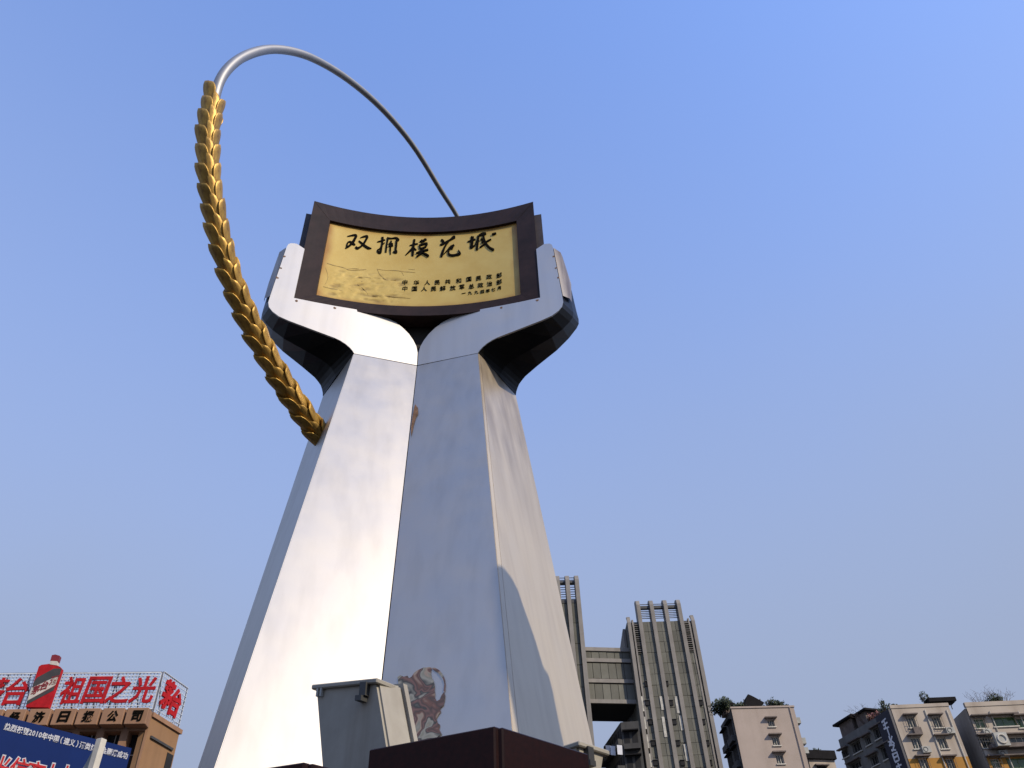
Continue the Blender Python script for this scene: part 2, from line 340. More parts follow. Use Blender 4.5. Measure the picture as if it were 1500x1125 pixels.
for sd in (1, -1):
    outline = front_in[::-1] + front_top[::-1] + front_out[::-1]
    bm = bmesh.new(); ch = [plate_pt(u, z, sd) for u, z in outline]
    extrude_poly(bm, ch, Vector((0, .035, 0)))
    hand = bmobj('hand_plate', bm, m_hand, mon)
    # body: underside and outer side lofted from the plate edge back to the mid edge
    bm = bmesh.new(); A = [plate_pt(u, z, sd, .02) for u, z in front_out]; M = [Vector((sd * u, v, z + H0)) for u, v, z in mid_out]
    A.append(plate_pt(2.25, 11.66, sd, .02)); M.append(Vector((sd * 2.42, -.17, 11.56 + H0)))
    K = 2; rows = []
    for k in range(K + 1):
        t = k / K; row = []
        for i, (p, q) in enumerate(zip(A, M)):
            r = p.lerp(q, t); bulge = math.sin(t * math.pi) * .06
            r += Vector((sd * bulge * .6, 0, -bulge * .5 if i < 12 else 0))
            row.append(bm.verts.new(r))
        rows.append(row)
    back = [bm.verts.new(Vector((q.x * .86, q.y + .22, q.z + .12))) for i, q in enumerate(M)]
    inner = [bm.verts.new(Vector((q.x * .5, q.y + .2, q.z + .5))) for q in M]
    rows += [back, inner]
    for k in range(len(rows) - 1):
        for i in range(len(A) - 1):
            f_ = (rows[k][i], rows[k][i + 1], rows[k + 1][i + 1], rows[k + 1][i])
            try: bm.faces.new(f_)
            except ValueError: pass
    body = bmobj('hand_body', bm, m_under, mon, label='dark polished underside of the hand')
    # outer rim sheet, sunlit, from the plate edge to the second edge
    bm = bmesh.new(); r0, r1 = [], []
    for i in range(12, 15):
        p, q = plate_pt(*front_out[i], sd, .0), Vector((sd * mid_out[i][0], mid_out[i][1], mid_out[i][2] + H0))
        o_ = Vector((sd * .012, -.006, 0)); r0.append(p + Vector((sd * .012, .012, 0))); r1.append(p.lerp(q, (.45, .8, .96)[i - 12]) + Vector((sd * .05, -.01, 0)))
    va = [bm.verts.new(p) for p in r0]; vb = [bm.verts.new(p) for p in r1]; vm = [bm.verts.new(p.lerp(q, .45) + Vector((sd * .05, 0, 0))) for p, q in zip(r0, r1)]
    for i in range(2):
        bm.faces.new((va[i], va[i + 1], vm[i + 1], vm[i])); bm.faces.new((vm[i], vm[i + 1], vb[i + 1], vb[i]))
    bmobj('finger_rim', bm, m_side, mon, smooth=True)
    # small rust spots at the plate's weld points
    for (u, z) in ((2.395, 10.72), (2.375, 10.98), (2.36, 11.3), (1.42, 10.275), (.86, 10.31), (2.02, 10.26)):
        bm = bmesh.new(); k = 9; c = plate_pt(u - .012, z - .012, sd, -.003)
        pts = [c + Vector((sd * math.cos(t * 6.283 / k) * .028 * random.uniform(.5, 1.2), -sd * 0 + 0, math.sin(t * 6.283 / k) * .026 * random.uniform(.5, 1.2))) for t in range(k)]
        pts = [Vector((p.x, v_plate(p.x) - .003, p.z)) for p in pts]
        bm.faces.new([bm.verts.new(p) for p in pts]); bmobj('rust_spot', bm, m_rust, hand)

bm = bmesh.new(); box_axes(bm, Vector((-.75, .42, 9.2 + H0)), Vector((1.5, 0, 0)), Vector((0, .25, 0)), Vector((0, 0, 1.5))); bmobj('inner_backing', bm, m_core, mon)
# ---- plaque
VC, VK = .085, .088
def v_sign(u): return VC - VK * u * u
def sign_pt(u, z, off=0.): return Vector((u, v_sign(u) + off, z + H0))
FU, FZ0, FZ1, PU, PZ0, PZ1 = 2.075, 10.285, 13.05, 1.745, 10.52, 12.60
def curved_member(name, poly_uz, off0, off1, m, parent, nseg=24):
    """frame member: quad outline (bottom-left, bottom-right, top-right, top-left) in u,z bent along the sign's arc"""
    bm = bmesh.new(); (bl, br, tr, tl) = poly_uz; cols = []
    for i in range(nseg + 1):
        t = i / nseg; lo = (bl[0] + (br[0] - bl[0]) * t, bl[1] + (br[1] - bl[1]) * t); hi = (tl[0] + (tr[0] - tl[0]) * t, tl[1] + (tr[1] - tl[1]) * t)
        cols.append([bm.verts.new(sign_pt(*lo, off0)), bm.verts.new(sign_pt(*hi, off0)), bm.verts.new(sign_pt(*hi, off1)), bm.verts.new(sign_pt(*lo, off1))])
    for i in range(nseg):
        for k in range(4): bm.faces.new((cols[i][k], cols[i + 1][k], cols[i + 1][(k + 1) % 4], cols[i][(k + 1) % 4]))
    bm.faces.new(cols[0]); bm.faces.new(cols[-1][::-1])
    return bmobj(name, bm, m, parent)
e_ = .004
curved_member('frame_rail', [(-FU, FZ0), (FU, FZ0), (PU, PZ0), (-PU, PZ0)], 0, .28, m_frame, mon)
curved_member('frame_rail', [(-PU, PZ1), (PU, PZ1), (FU, FZ1), (-FU, FZ1)], 0, .28, m_frame, mon)
for sd in (-1, 1):
    curved_member('frame_stile', [(sd * FU, FZ0 + e_), (sd * PU, PZ0 + e_), (sd * PU, PZ1 - e_), (sd * FU, FZ1 - e_)], .001, .279, m_frame, mon, 4)
# gilded face with the low relief landscape at its lower left
def px_sign(px, py, off=0.):
    o, d = loc_ray(px, py); t = (0 - o.y) / d.y
    for _ in range(12):
        p = o + d * t; t = (v_sign(p.x) + off - o.y) / d.y
    p = o + d * t; return p.x, p.z - H0
bm = bmesh.new(); NX, NZ = 150, 90; gr = []; lay = bm.loops.layers.float_color.new('relief'); dep = {}
for j in range(NZ + 1):
    z = PZ0 - .02 + (PZ1 - PZ0 + .04) * j / NZ; row = []
    for i in range(NX + 1):
        u = -PU - .02 + (2 * PU + .04) * i / NX
        tu, tz = (u + PU) / (2 * PU), (z - PZ0) / (PZ1 - PZ0)
        mask = max(0, min(1, (tu - .035) / .03)) * max(0, min(1, (.50 - tu - .25 * max(0, .30 - tz)) / .12)) * max(0, min(1, (tz - .03) / .04)) * max(0, min(1, (.40 + .05 * math.sin(tu * 9) - tz) / .07))
        q = Vector((u * 3.2 + z * 1.4, z * 7.5 - u * 1.6, 3.1)); rd = 0; am = 1
        for _ in range(4): rd += am * (1 - abs(mnoise.noise(q)) * 2.2); q = q * 2.05 + Vector((3.1, 1.7, .3)); am *= .55
        rd = mask * (rd - .9)
        vv = bm.verts.new(sign_pt(u, z, .055 - .007 * rd)); dep[vv] = rd; row.append(vv)
    gr.append(row)
for j in range(NZ):
    for i in range(NX): bm.faces.new((gr[j][i], gr[j][i + 1], gr[j + 1][i + 1], gr[j + 1][i]))
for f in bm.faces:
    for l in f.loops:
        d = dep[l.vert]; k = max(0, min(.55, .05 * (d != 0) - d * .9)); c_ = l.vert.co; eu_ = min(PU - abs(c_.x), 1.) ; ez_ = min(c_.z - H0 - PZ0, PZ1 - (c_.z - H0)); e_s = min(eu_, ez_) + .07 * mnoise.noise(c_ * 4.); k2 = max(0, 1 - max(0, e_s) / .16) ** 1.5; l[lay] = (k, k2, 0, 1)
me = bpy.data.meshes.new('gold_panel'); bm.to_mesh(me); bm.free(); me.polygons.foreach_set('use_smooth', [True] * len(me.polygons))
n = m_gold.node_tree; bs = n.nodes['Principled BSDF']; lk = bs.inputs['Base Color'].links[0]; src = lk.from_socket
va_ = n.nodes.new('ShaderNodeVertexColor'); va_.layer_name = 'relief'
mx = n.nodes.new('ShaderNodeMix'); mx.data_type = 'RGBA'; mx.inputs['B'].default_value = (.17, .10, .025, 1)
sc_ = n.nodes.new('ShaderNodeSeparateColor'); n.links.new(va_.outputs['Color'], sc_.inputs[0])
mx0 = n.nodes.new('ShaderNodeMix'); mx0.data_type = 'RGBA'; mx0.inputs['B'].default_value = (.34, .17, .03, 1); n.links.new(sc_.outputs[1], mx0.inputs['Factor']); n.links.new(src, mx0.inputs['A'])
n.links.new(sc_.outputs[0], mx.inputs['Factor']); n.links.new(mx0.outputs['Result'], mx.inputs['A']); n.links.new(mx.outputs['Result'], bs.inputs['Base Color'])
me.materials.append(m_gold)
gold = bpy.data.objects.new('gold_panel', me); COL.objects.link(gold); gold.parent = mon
gold['label'] = 'golden plaque face with black brush writing and a low landscape relief'
# five large brush characters: strokes of varying width
CH = [
 ((490, 330, 11.54), [[(215, 187, 12), (290, 172, 24), (345, 163, 32), (368, 176, 36), (340, 232, 36), (312, 280, 44), (262, 335, 32), (222, 365, 30), (186, 387, 20)],
   [(205, 355, 20), (222, 298, 24), (260, 276, 26), (302, 300, 38), (335, 322, 34), (352, 330, 16)],
   [(436, 212, 8), (500, 190, 24), (556, 186, 34), (535, 240, 28), (490, 312, 28), (440, 362, 24), (388, 388, 40), (358, 362, 30)],
   [(412, 262, 16), (470, 308, 28), (530, 358, 36), (585, 387, 32), (626, 390, 8)]]),
 ((490, 330, 11.54), [[(722, 282, 12), (790, 264, 28), (856, 243, 18)], [(812, 196, 40), (812, 260, 34), (800, 340, 32), (786, 410, 34), (772, 458, 44), (738, 448, 36), (730, 420, 22), (762, 395, 16), (812, 330, 12), (850, 292, 10)],
   [(905, 212, 34), (888, 300, 26), (876, 380, 28), (868, 456, 26)], [(888, 214, 30), (960, 222, 18), (1040, 214, 28), (1076, 244, 42), (1052, 262, 34), (1044, 340, 32), (1036, 410, 36), (1042, 458, 40), (990, 446, 14)],
   [(958, 262, 28), (950, 350, 24), (944, 420, 22), (949, 492, 8)], [(915, 312, 18), (990, 318, 26)], [(912, 356, 16), (992, 342, 26)]]),
 ((590, 330, 10), [[(100, 296, 12), (160, 281, 24), (222, 268, 16)], [(172, 204, 28), (160, 280, 34), (150, 360, 38), (144, 448, 28)], [(152, 318, 24), (110, 370, 24), (42, 436, 8)], [(160, 335, 26), (200, 362, 14)],
   [(248, 240, 18), (300, 226, 26), (348, 203, 28)], [(274, 214, 16), (288, 252, 18)], [(322, 200, 20), (316, 240, 16)], [(236, 296, 16), (300, 278, 22), (356, 268, 22), (336, 314, 22)], [(248, 300, 20), (262, 344, 24), (340, 318, 18)],
   [(196, 412, 14), (270, 386, 24), (374, 358, 18)], [(292, 352, 20), (262, 416, 26), (204, 464, 18)], [(286, 408, 14), (340, 430, 24), (380, 456, 22)]]),
 ((590, 330, 10), [[(548, 286, 26), (600, 270, 30), (640, 240, 26), (700, 210, 28), (745, 176, 46), (770, 172, 30)], [(565, 206, 26), (590, 236, 40), (606, 258, 26)], [(682, 222, 18), (630, 290, 22), (596, 360, 28), (576, 420, 34), (562, 462, 30)],
   [(600, 425, 6), (650, 368, 12), (702, 314, 24), (754, 288, 22)], [(736, 300, 28), (712, 348, 32)], [(700, 318, 16), (668, 395, 22), (690, 434, 28), (750, 440, 28), (800, 426, 28), (836, 414, 34), (812, 362, 8)]]),
 ((590, 330, 10), [[(948, 242, 14), (1000, 226, 30), (1064, 202, 22)], [(1020, 162, 46), (1012, 250, 46), (1006, 325, 40), (985, 305, 20)], [(1004, 326, 34), (1056, 292, 14), (1078, 226, 10)], [(1108, 152, 32), (1096, 250, 34), (1084, 362, 34)],
   [(1112, 152, 18), (1160, 130, 38), (1222, 120, 30)], [(1176, 130, 36), (1190, 200, 28), (1220, 270, 28), (1270, 330, 32), (1336, 362, 28)], [(1126, 328, 16), (1180, 290, 22), (1232, 238, 20), (1294, 206, 16)], [(1138, 214, 18), (1184, 202, 22), (1160, 262, 22)], [(1308, 136, 22), (1368, 118, 20)]])]
def stroke_mesh(strokes, org, sc, top=.042):
    bm = bmesh.new()
    for si, st in enumerate(strokes):
        pts = []                                          # resample smoothly
        for i in range(len(st) - 1):
            p0, p1, p2, p3 = st[max(i - 1, 0)], st[i], st[i + 1], st[min(i + 2, len(st) - 1)]
            for k in range(4):
                t = k / 4; pts.append(tuple(.5 * (2 * p1[c] + (p2[c] - p0[c]) * t + (2 * p0[c] - 5 * p1[c] + 4 * p2[c] - p3[c]) * t * t + (3 * p1[c] - p0[c] - 3 * p2[c] + p3[c]) * t ** 3) for c in range(3)))
        pts.append(st[-1]); off = top - .0015 * si; L, Rr = [], []
        for i, p in enumerate(pts):
            q0, q1 = pts[max(i - 1, 0)], pts[min(i + 1, len(pts) - 1)]; dx, dy = q1[0] - q0[0], q1[1] - q0[1]; l = math.hypot(dx, dy) or 1
            hw = p[2] * .5 + random.uniform(-1.5, 1.5)
            for sgn, arr in ((1, L), (-1, Rr)):
                u, z = px_sign(org[0] + (p[0] - sgn * dy / l * hw) / sc, org[1] + (p[1] + sgn * dx / l * hw) / sc, .045)
                arr.append((bm.verts.new(sign_pt(u, z, off)), bm.verts.new(sign_pt(u, z, .058))))
        for i in range(len(pts) - 1):
            bm.faces.new((L[i][0], L[i + 1][0], Rr[i + 1][0], Rr[i][0])); bm.faces.new((L[i][0], L[i][1], L[i + 1][1], L[i + 1][0])); bm.faces.new((Rr[i][0], Rr[i + 1][0], Rr[i + 1][1], Rr[i][1]))
        bm.faces.new((L[0][0], Rr[0][0], Rr[0][1], L[0][1])); bm.faces.new((L[-1][0], L[-1][1], Rr[-1][1], Rr[-1][0]))
    return bm
for (ox, oy, sc), strokes in CH: bmobj('brush_character', stroke_mesh(strokes, (ox, oy), sc), m_black, gold)
m_rel = mat('relief_bronze', (.36, .25, .07), .6, var=.2, scale=6)
REL = [[(180, 140, 5), (260, 165, 9), (400, 200, 6), (480, 230, 8), (640, 235, 10), (720, 225, 4)], [(868, 215, 5), (900, 290, 9), (960, 350, 8), (1040, 400, 11), (1095, 448, 6)], [(880, 222, 4), (980, 238, 6), (1130, 240, 8), (1240, 255, 10), (1388, 272, 5)], [(1200, 250, 6), (1236, 312, 5)], [(545, 352, 4), (650, 330, 8), (780, 346, 5)],
  [(640, 402, 8), (700, 370, 14), (745, 396, 6)], [(395, 430, 4), (460, 480, 8), (520, 522, 5)], [(600, 430, 4), (680, 490, 8), (742, 562, 6)], [(955, 420, 4), (1000, 470, 6), (1012, 530, 4)], [(130, 462, 6), (230, 487, 10), (410, 522, 6)], [(800, 582, 5), (950, 592, 8), (1100, 602, 9), (1325, 622, 4)], [(440, 225, 4), (540, 212, 7), (610, 222, 4)], [(340, 300, 8), (352, 330, 6)], [(820, 340, 4), (930, 352, 6), (1020, 372, 8), (1130, 372, 4)], [(1300, 222, 4), (1384, 228, 7)], [(160, 200, 4), (190, 330, 6), (150, 440, 5)]]
for st in REL: bmobj('relief_line', stroke_mesh([[(x + random.uniform(-4, 4), y + random.uniform(-3, 3), w_ * .9) for x, y, w_ in st]], (460, 370), 9.375, .0515), m_rel, gold)
ROWS = [('中华人民共和国民政部', [175, 300, 420, 530, 645, 765, 878, 985, 1100, 1210], [175, 180, 180, 178, 168, 160, 142, 132, 115, 98], 1.),
        ('中国人民解放军总政治部', [175, 280, 385, 490, 590, 700, 800, 905, 1005, 1105, 1210], [245, 248, 248, 248, 243, 238, 228, 220, 208, 192, 172], 1.),
        ('一九九四年七月', [820, 890, 960, 1025, 1085, 1145, 1210], [297, 292, 285, 280, 270, 255, 240], .74)]
for txt, xs, ys, k in ROWS:
    for ch, x, y in zip(txt, xs, ys):
        u, z = px_sign(570 + x / 7.5, 390 + y / 7.5, .05)
        tan = Vector((1, -2 * VK * u, 0)).normalized(); nn = Vector((tan.y, -tan.x, 0))
        v, f, wd, ht = glyph(ch, -.004); bm = bmesh.new()
        bv = [bm.verts.new(sign_pt(u, z, .056) + tan * (p.x * .108 * k) + Vector((0, 0, p.y * .138 * k + p.x * .01)) + nn * ((p.z + .5) * .012)) for p in v]
        for q in f:
            try: bm.faces.new([bv[i] for i in q])
            except ValueError: pass
        bmobj('small_character', bm, m_black, gold)
# box behind the plaque and the rear frame
bm = bmesh.new(); pr = []
for z in (10.6 + H0, 12.88 + H0):
    o = [(-2.23, -.13), (-2.0, -.08), (0, .30), (2.0, -.08), (2.23, -.13), (2.15, .9), (0, 1.1), (-2.15, .9)]
    pr.append([bm.verts.new((u, v, z)) for u, v in o])
for i in range(8): bm.faces.new((pr[0][i], pr[0][(i + 1) % 8], pr[1][(i + 1) % 8], pr[1][i]))
bm.faces.new(pr[0][::-1]); bm.faces.new(pr[1]); bmobj('plaque_box', bm, m_box, mon)

# ---- hoop and wheat ear
RC = Vector((-.657, .919, 12.23 + H0)); RTH, RPH, RR = 1.529, -3.684, 4.604
rn = Vector((math.sin(RTH) * math.cos(RPH), math.sin(RTH) * math.sin(RPH), math.cos(RTH)))
def ring_px(px, py):
    o, d = loc_ray(px, py); return o + d * ((RC - o).dot(rn) / d.dot(rn))
hoop_px = [(669.5, 315.5), (645, 278), (611, 221), (575, 175.5), (540, 140.5), (500, 109), (460, 86), (430, 75.5), (399.3, 71.8), (374, 76), (350, 86.5), (331, 103.5), (319, 125), (312, 155), (307, 190), (305.5, 224), (307.5, 261.5), (313, 300), (320, 336), (329.3, 374), (340, 409), (355, 447), (373.3, 486), (395, 526), (418.7, 566), (440, 598), (466.7, 636), (480, 655), (492, 671)]
hp = [ring_px(*p) for p in hoop_px]
e1 = (hp[0] - RC).normalized(); e2 = rn.cross(e1)
if e2.dot(hp[2] - RC) > 0: e2 = -e2
pre = [RC + (e1 * math.cos(t) + e2 * math.sin(t)) * RR for t in (.75, .62, .5, .38, .26, .14)]
def smooth_path(P, sub=4, it=3):
    out = []
    for i in range(len(P) - 1):
        p0, p1, p2, p3 = P[max(i - 1, 0)], P[i], P[i + 1], P[min(i + 2, len(P) - 1)]
        for k in range(sub):
            t = k / sub; out.append(.5 * (2 * p1 + (p2 - p0) * t + (2 * p0 - 5 * p1 + 4 * p2 - p3) * t * t + (3 * p1 - p0 - 3 * p2 + p3) * t ** 3))
    out.append(P[-1])
    for _ in range(it): out = [out[0]] + [(out[i - 1] + 2 * out[i] + out[i + 1]) / 4 for i in range(1, len(out) - 1)] + [out[-1]]
    return out
path = smooth_path(pre + hp); bm = bmesh.new()
rad = [.036 + .046 * min(1, i / (len(path) * .42)) for i in range(len(path))]
tube(bm, path, rad, 14); bmobj('hoop_tube', bm, m_tube, mon, smooth=True)
i0 = 4 * (len(pre) + 13) - 2; stem = path[i0:]
cl = [0]
for i in range(1, len(stem)): cl.append(cl[-1] + (stem[i] - stem[i - 1]).length)
def stem_at(s):
    s = max(0, min(cl[-1] - 1e-6, s)); i = max(k for k in range(len(cl)) if cl[k] <= s); i = min(i, len(stem) - 2)
    t = (s - cl[i]) / (cl[i + 1] - cl[i]); return stem[i].lerp(stem[i + 1], t), (stem[i] - stem[i + 1]).normalized()
bm = bmesh.new(); tube(bm, stem, .075, 10); ear = bmobj('wheat_ear', bm, m_ear, mon, smooth=True, label='long golden ear of wheat along the lower left of the hoop')
# one grain: keeled husk, base at the origin, blunt lifted tip along +z, outer side +y
NG, NA = 8, 9; gv, gf = [], []
for i in range(NG):
    t = i / (NG - 1); wv = .5 * (.62 + .38 * math.sin(min(1, t * 1.3) * math.pi * .5)) * (1 if t < .72 else 1 - ((t - .72) / .28) ** 2.2 * .30)
    for k in range(NA):
        an = math.pi * (k / (NA - 1)); ridge = 1 + .35 * math.exp(-((an - math.pi / 2) / .2) ** 2)
        gv.append((-math.cos(an) * wv, math.sin(an) * wv * .24 * ridge + .10 * t * t, t - .30 * math.cos(an) * wv * t))
for i in range(NG - 1):
    for k in range(NA - 1): q = i * NA + k; gf.append((q, q + 1, q + NA + 1, q + NA))
for i in range(NG - 1): gf.append((i * NA + NA - 1, i * NA, (i + 1) * NA, (i + 1) * NA + NA - 1))
gf.append(tuple((NG - 1) * NA + k for k in range(NA))); gf.append(tuple(NA - 1 - k for k in range(NA)))
gme = bpy.data.meshes.new('grain'); gme.from_pydata(gv, [], gf); gme.materials.append(m_ear); gme.update(); gme.polygons.foreach_set('use_smooth', [True] * (len(gme.polygons) - 2) + [False] * 2)
camL = loc_ray(750, 562)[0]; STEP = .325; ng = int(cl[-1] / STEP) + 1
for row in range(5):
    for k in range(ng + 1):
        s = k * STEP + (-.05, .26, .08, .2, .12)[row] + .33
        if row == 2: s += .1
        if s > cl[-1] + .02: continue
        P, T = stem_at(s); vd = (P - camL).normalized(); E = T.cross(vd).normalized(); Fd = E.cross(T).normalized()
        if Fd.dot(vd) > 0: Fd = -Fd
        an = R((44, -60, -12, 125, -135)[row]); out = (E * math.sin(an) + Fd * math.cos(an)).normalized()
        tip = (T + out * (random.uniform(.10, .15) if row != 2 else .03)).normalized(); oy = (out - tip * out.dot(tip)).normalized(); ox = oy.cross(tip)
        big = (1.0, .85, .5, 1., 1.)[row]
        wd, ln = random.uniform(.225, .24) * big, STEP * random.uniform(1.2, 1.34)
        if row in (1, 4): ox = -ox
        mw = Matrix((ox * wd, oy * wd * 1.0, tip * ln)).transposed().to_4x4(); mw.translation = P + out * (.085, .085, .115, .08, .08)[row]
        o = bpy.data.objects.new('grain', gme); COL.objects.link(o); o.parent = ear; o.matrix_local = mw

# ---- crumpled damage low on the right front sheet with painted reflections, rust patch at the seam
def front_px(px, py, sd=1, off=0.):
    A, B, C = c_seam(ZP), c_front(ZP, sd), c_seam(ZT); nn = (B - A).cross(C - A).normalized()
    if nn.y > 0: nn = -nn
    o, d = loc_ray(px, py); return o + d * ((A + nn * off - o).dot(nn) / d.dot(nn)), nn
m_dent = bpy.data.materials.new('dent_reflection'); m_dent.use_nodes = True; n = m_dent.node_tree; bs = n.nodes['Principled BSDF']
tc = n.nodes.new('ShaderNodeTexCoord'); nz1 = n.nodes.new('ShaderNodeTexNoise'); nz1.inputs['Scale'].default_value = 3.7; nz1.inputs['Detail'].default_value = 2; nz1.inputs['Distortion'].default_value = .7
n.links.new(tc.outputs['Object'], nz1.inputs['Vector']); ml = n.nodes.new('ShaderNodeMath'); ml.operation = 'MULTIPLY'; ml.inputs[1].default_value = 3.4; n.links.new(nz1.outputs['Fac'], ml.inputs[0])
fr = n.nodes.new('ShaderNodeMath'); fr.operation = 'FRACT'; n.links.new(ml.outputs[0], fr.inputs[0]); rp = n.nodes.new('ShaderNodeValToRGB'); n.links.new(fr.outputs[0], rp.inputs['Fac'])
cr = rp.color_ramp; cr.elements[0].color = (.16, .085, .06, 1); cr.elements[1].position = 1.; cr.elements[1].color = (.16, .085, .06, 1)
for p, c in ((.12, (.33, .25, .18)), (.30, (.22, .21, .155)), (.48, (.30, .28, .22)), (.60, (.055, .055, .045)), (.72, (.20, .11, .085)), (.86, (.09, .065, .05))): e = cr.elements.new(p); e.color = (*c, 1)
n.links.new(rp.outputs['Color'], bs.inputs['Base Color']); bs.inputs['Roughness'].default_value = .3; bs.inputs['Metallic'].default_value = .35
out_px = [(584, 1004), (582, 992), (587, 989), (592, 991), (597, 989.5), (599, 993.5), (603, 991), (606, 986), (609, 983.5), (613, 981.5), (617, 979), (621, 977), (625, 977.5), (629, 976.5), (632, 978), (631, 985), (632, 991), (635, 997), (637, 1004), (636, 1010), (637.5, 1016), (636.5, 1022), (640, 1027), (644, 1024), (647, 1019), (651, 1013), (652, 1020), (651, 1028), (649, 1033), (645, 1037), (646, 1043), (642, 1046), (639, 1052), (641, 1058), (645, 1062), (643, 1068), (647, 1075), (640, 1080), (620, 1084), (590, 1090), (586, 1060), (585, 1030)]
for nm_, opx in (('dent_reflection', out_px), ('dent_reflection', [(632, 978), (637, 978), (643, 981), (648, 987), (651, 994), (652.5, 1002), (652, 1013), (650, 1012), (650.5, 1002), (649, 995), (646, 989), (641, 984), (636, 981)])):
    bm = bmesh.new(); bv = []
    for p in opx: q, nn = front_px(p[0] + random.uniform(-.5, .5), p[1] + random.uniform(-.5, .5), 1, .008); bv.append(bm.verts.new(q))
    f = bm.faces.new(bv); bmesh.ops.triangulate(bm, faces=[f])
    for _ in range(4): bmesh.ops.subdivide_edges(bm, edges=[e for e in bm.edges if e.calc_length() > .04], cuts=1); bmesh.ops.triangulate(bm, faces=bm.faces[:])
    for v in bm.verts: v.co += nn * (.006 * mnoise.noise(v.co * 6))
    bmobj(nm_, bm, m_dent, mon, smooth=True, label='dented patch low on the column with painted brown and cream reflections')
bm = bmesh.new(); pts = [(608, 592), (612, 597), (612.5, 606), (609, 612), (606, 622), (604, 632), (602, 640), (602, 626), (604, 610), (606, 600)]
bm.faces.new([bm.verts.new(front_px(*p, 1, .01)[0]) for p in pts]); bmobj('rust_patch', bm, m_rust, mon)

# ================================================================== plinth, red granite blocks, floodlights
def lbox(bm, c, hx, hy, z0, z1, rz, taper=1.):
    cs, sn = math.cos(rz), math.sin(rz); P = []
    for z, k in ((z0, 1), (z1, taper)):
        for sx, sy in ((-1, -1), (1, -1), (1, 1), (-1, 1)):
            x, y = sx * hx * k, sy * hy * k; P.append(Vector((c[0] + cs * x - sn * y, c[1] + sn * x + cs * y, z)))
    return hexa(bm, P)
pc = (MX, MY + 1.05)
pln = thing('plinth', 'dark red granite plinth under the steel monument', 'plinth', loc=(pc[0], pc[1], 0))
for k, (h0, h1, e) in enumerate(((0, .5, 4.6), (.5, 1.0, 4.35), (1.0, 2.305, 4.1))):
    bm = bmesh.new(); lbox(bm, pc, e, e, h0, h1 - .003 * (2 - k), PHI); bmesh.ops.bevel(bm, geom=bm.edges[:], offset=.02, segments=1, affect='EDGES'); place('granite_course', bm, m_granite, pln)
def granite_block(name, label, px_corner, px_left, px_right, ztop, h, joint=True, wid=None):
    C = at_z(*px_corner, ztop); L = at_z(*px_left, ztop); Rr = at_z(*px_right, ztop)
    dl = (L - C); dr = (Rr - C); ll = wid[0] if wid else dl.length; lr = wid[1] if wid else dr.length
    dl.normalize(); dr.normalize()
    root = thing(name, label, 'granite block', loc=(C.x, C.y, 0), group='granite blocks before the column')
    bm = bmesh.new(); core = C + (dl + dr) * .05; core.z = 0
    box_axes(bm, core, dr * (lr - .1), dl * (ll - .1), Vector((0, 0, ztop - .03))); place('core', bm, m_core, root)
    up = Vector((0, 0, 1)); th = .04; gp = .022
    for dd, other, ln in ((dl, dr, ll), (dr, dl, lr)):
        bm = bmesh.new(); o = C + dd * gp; o.z = 0
        box_axes(bm, o, dd * (ln - gp), other * th, up * (ztop - (.0 if dd is dl else .004))); bmesh.ops.bevel(bm, geom=bm.edges[:], offset=.006, segments=1, affect='EDGES'); place('granite_slab', bm, m_granite, root)
    bm = bmesh.new(); o = C + (dl + dr) * (th + .003); o.z = ztop - .04
    box_axes(bm, o, dr * (lr - th - .01), dl * (ll - th - .01), up * .035); place('top_slab', bm, m_granite, root)
    return root
granite_block('granite_block', 'dark red granite block with an open corner joint in front of the column', (731, 1062), (540, 1098), (862, 1103), 2.9, 2.9)
granite_block('granite_block', 'low dark red granite block corner at the bottom left of the column', (452, 1115), (400, 1123), (500, 1127), 2.75, 2.75, wid=(.8, .8))

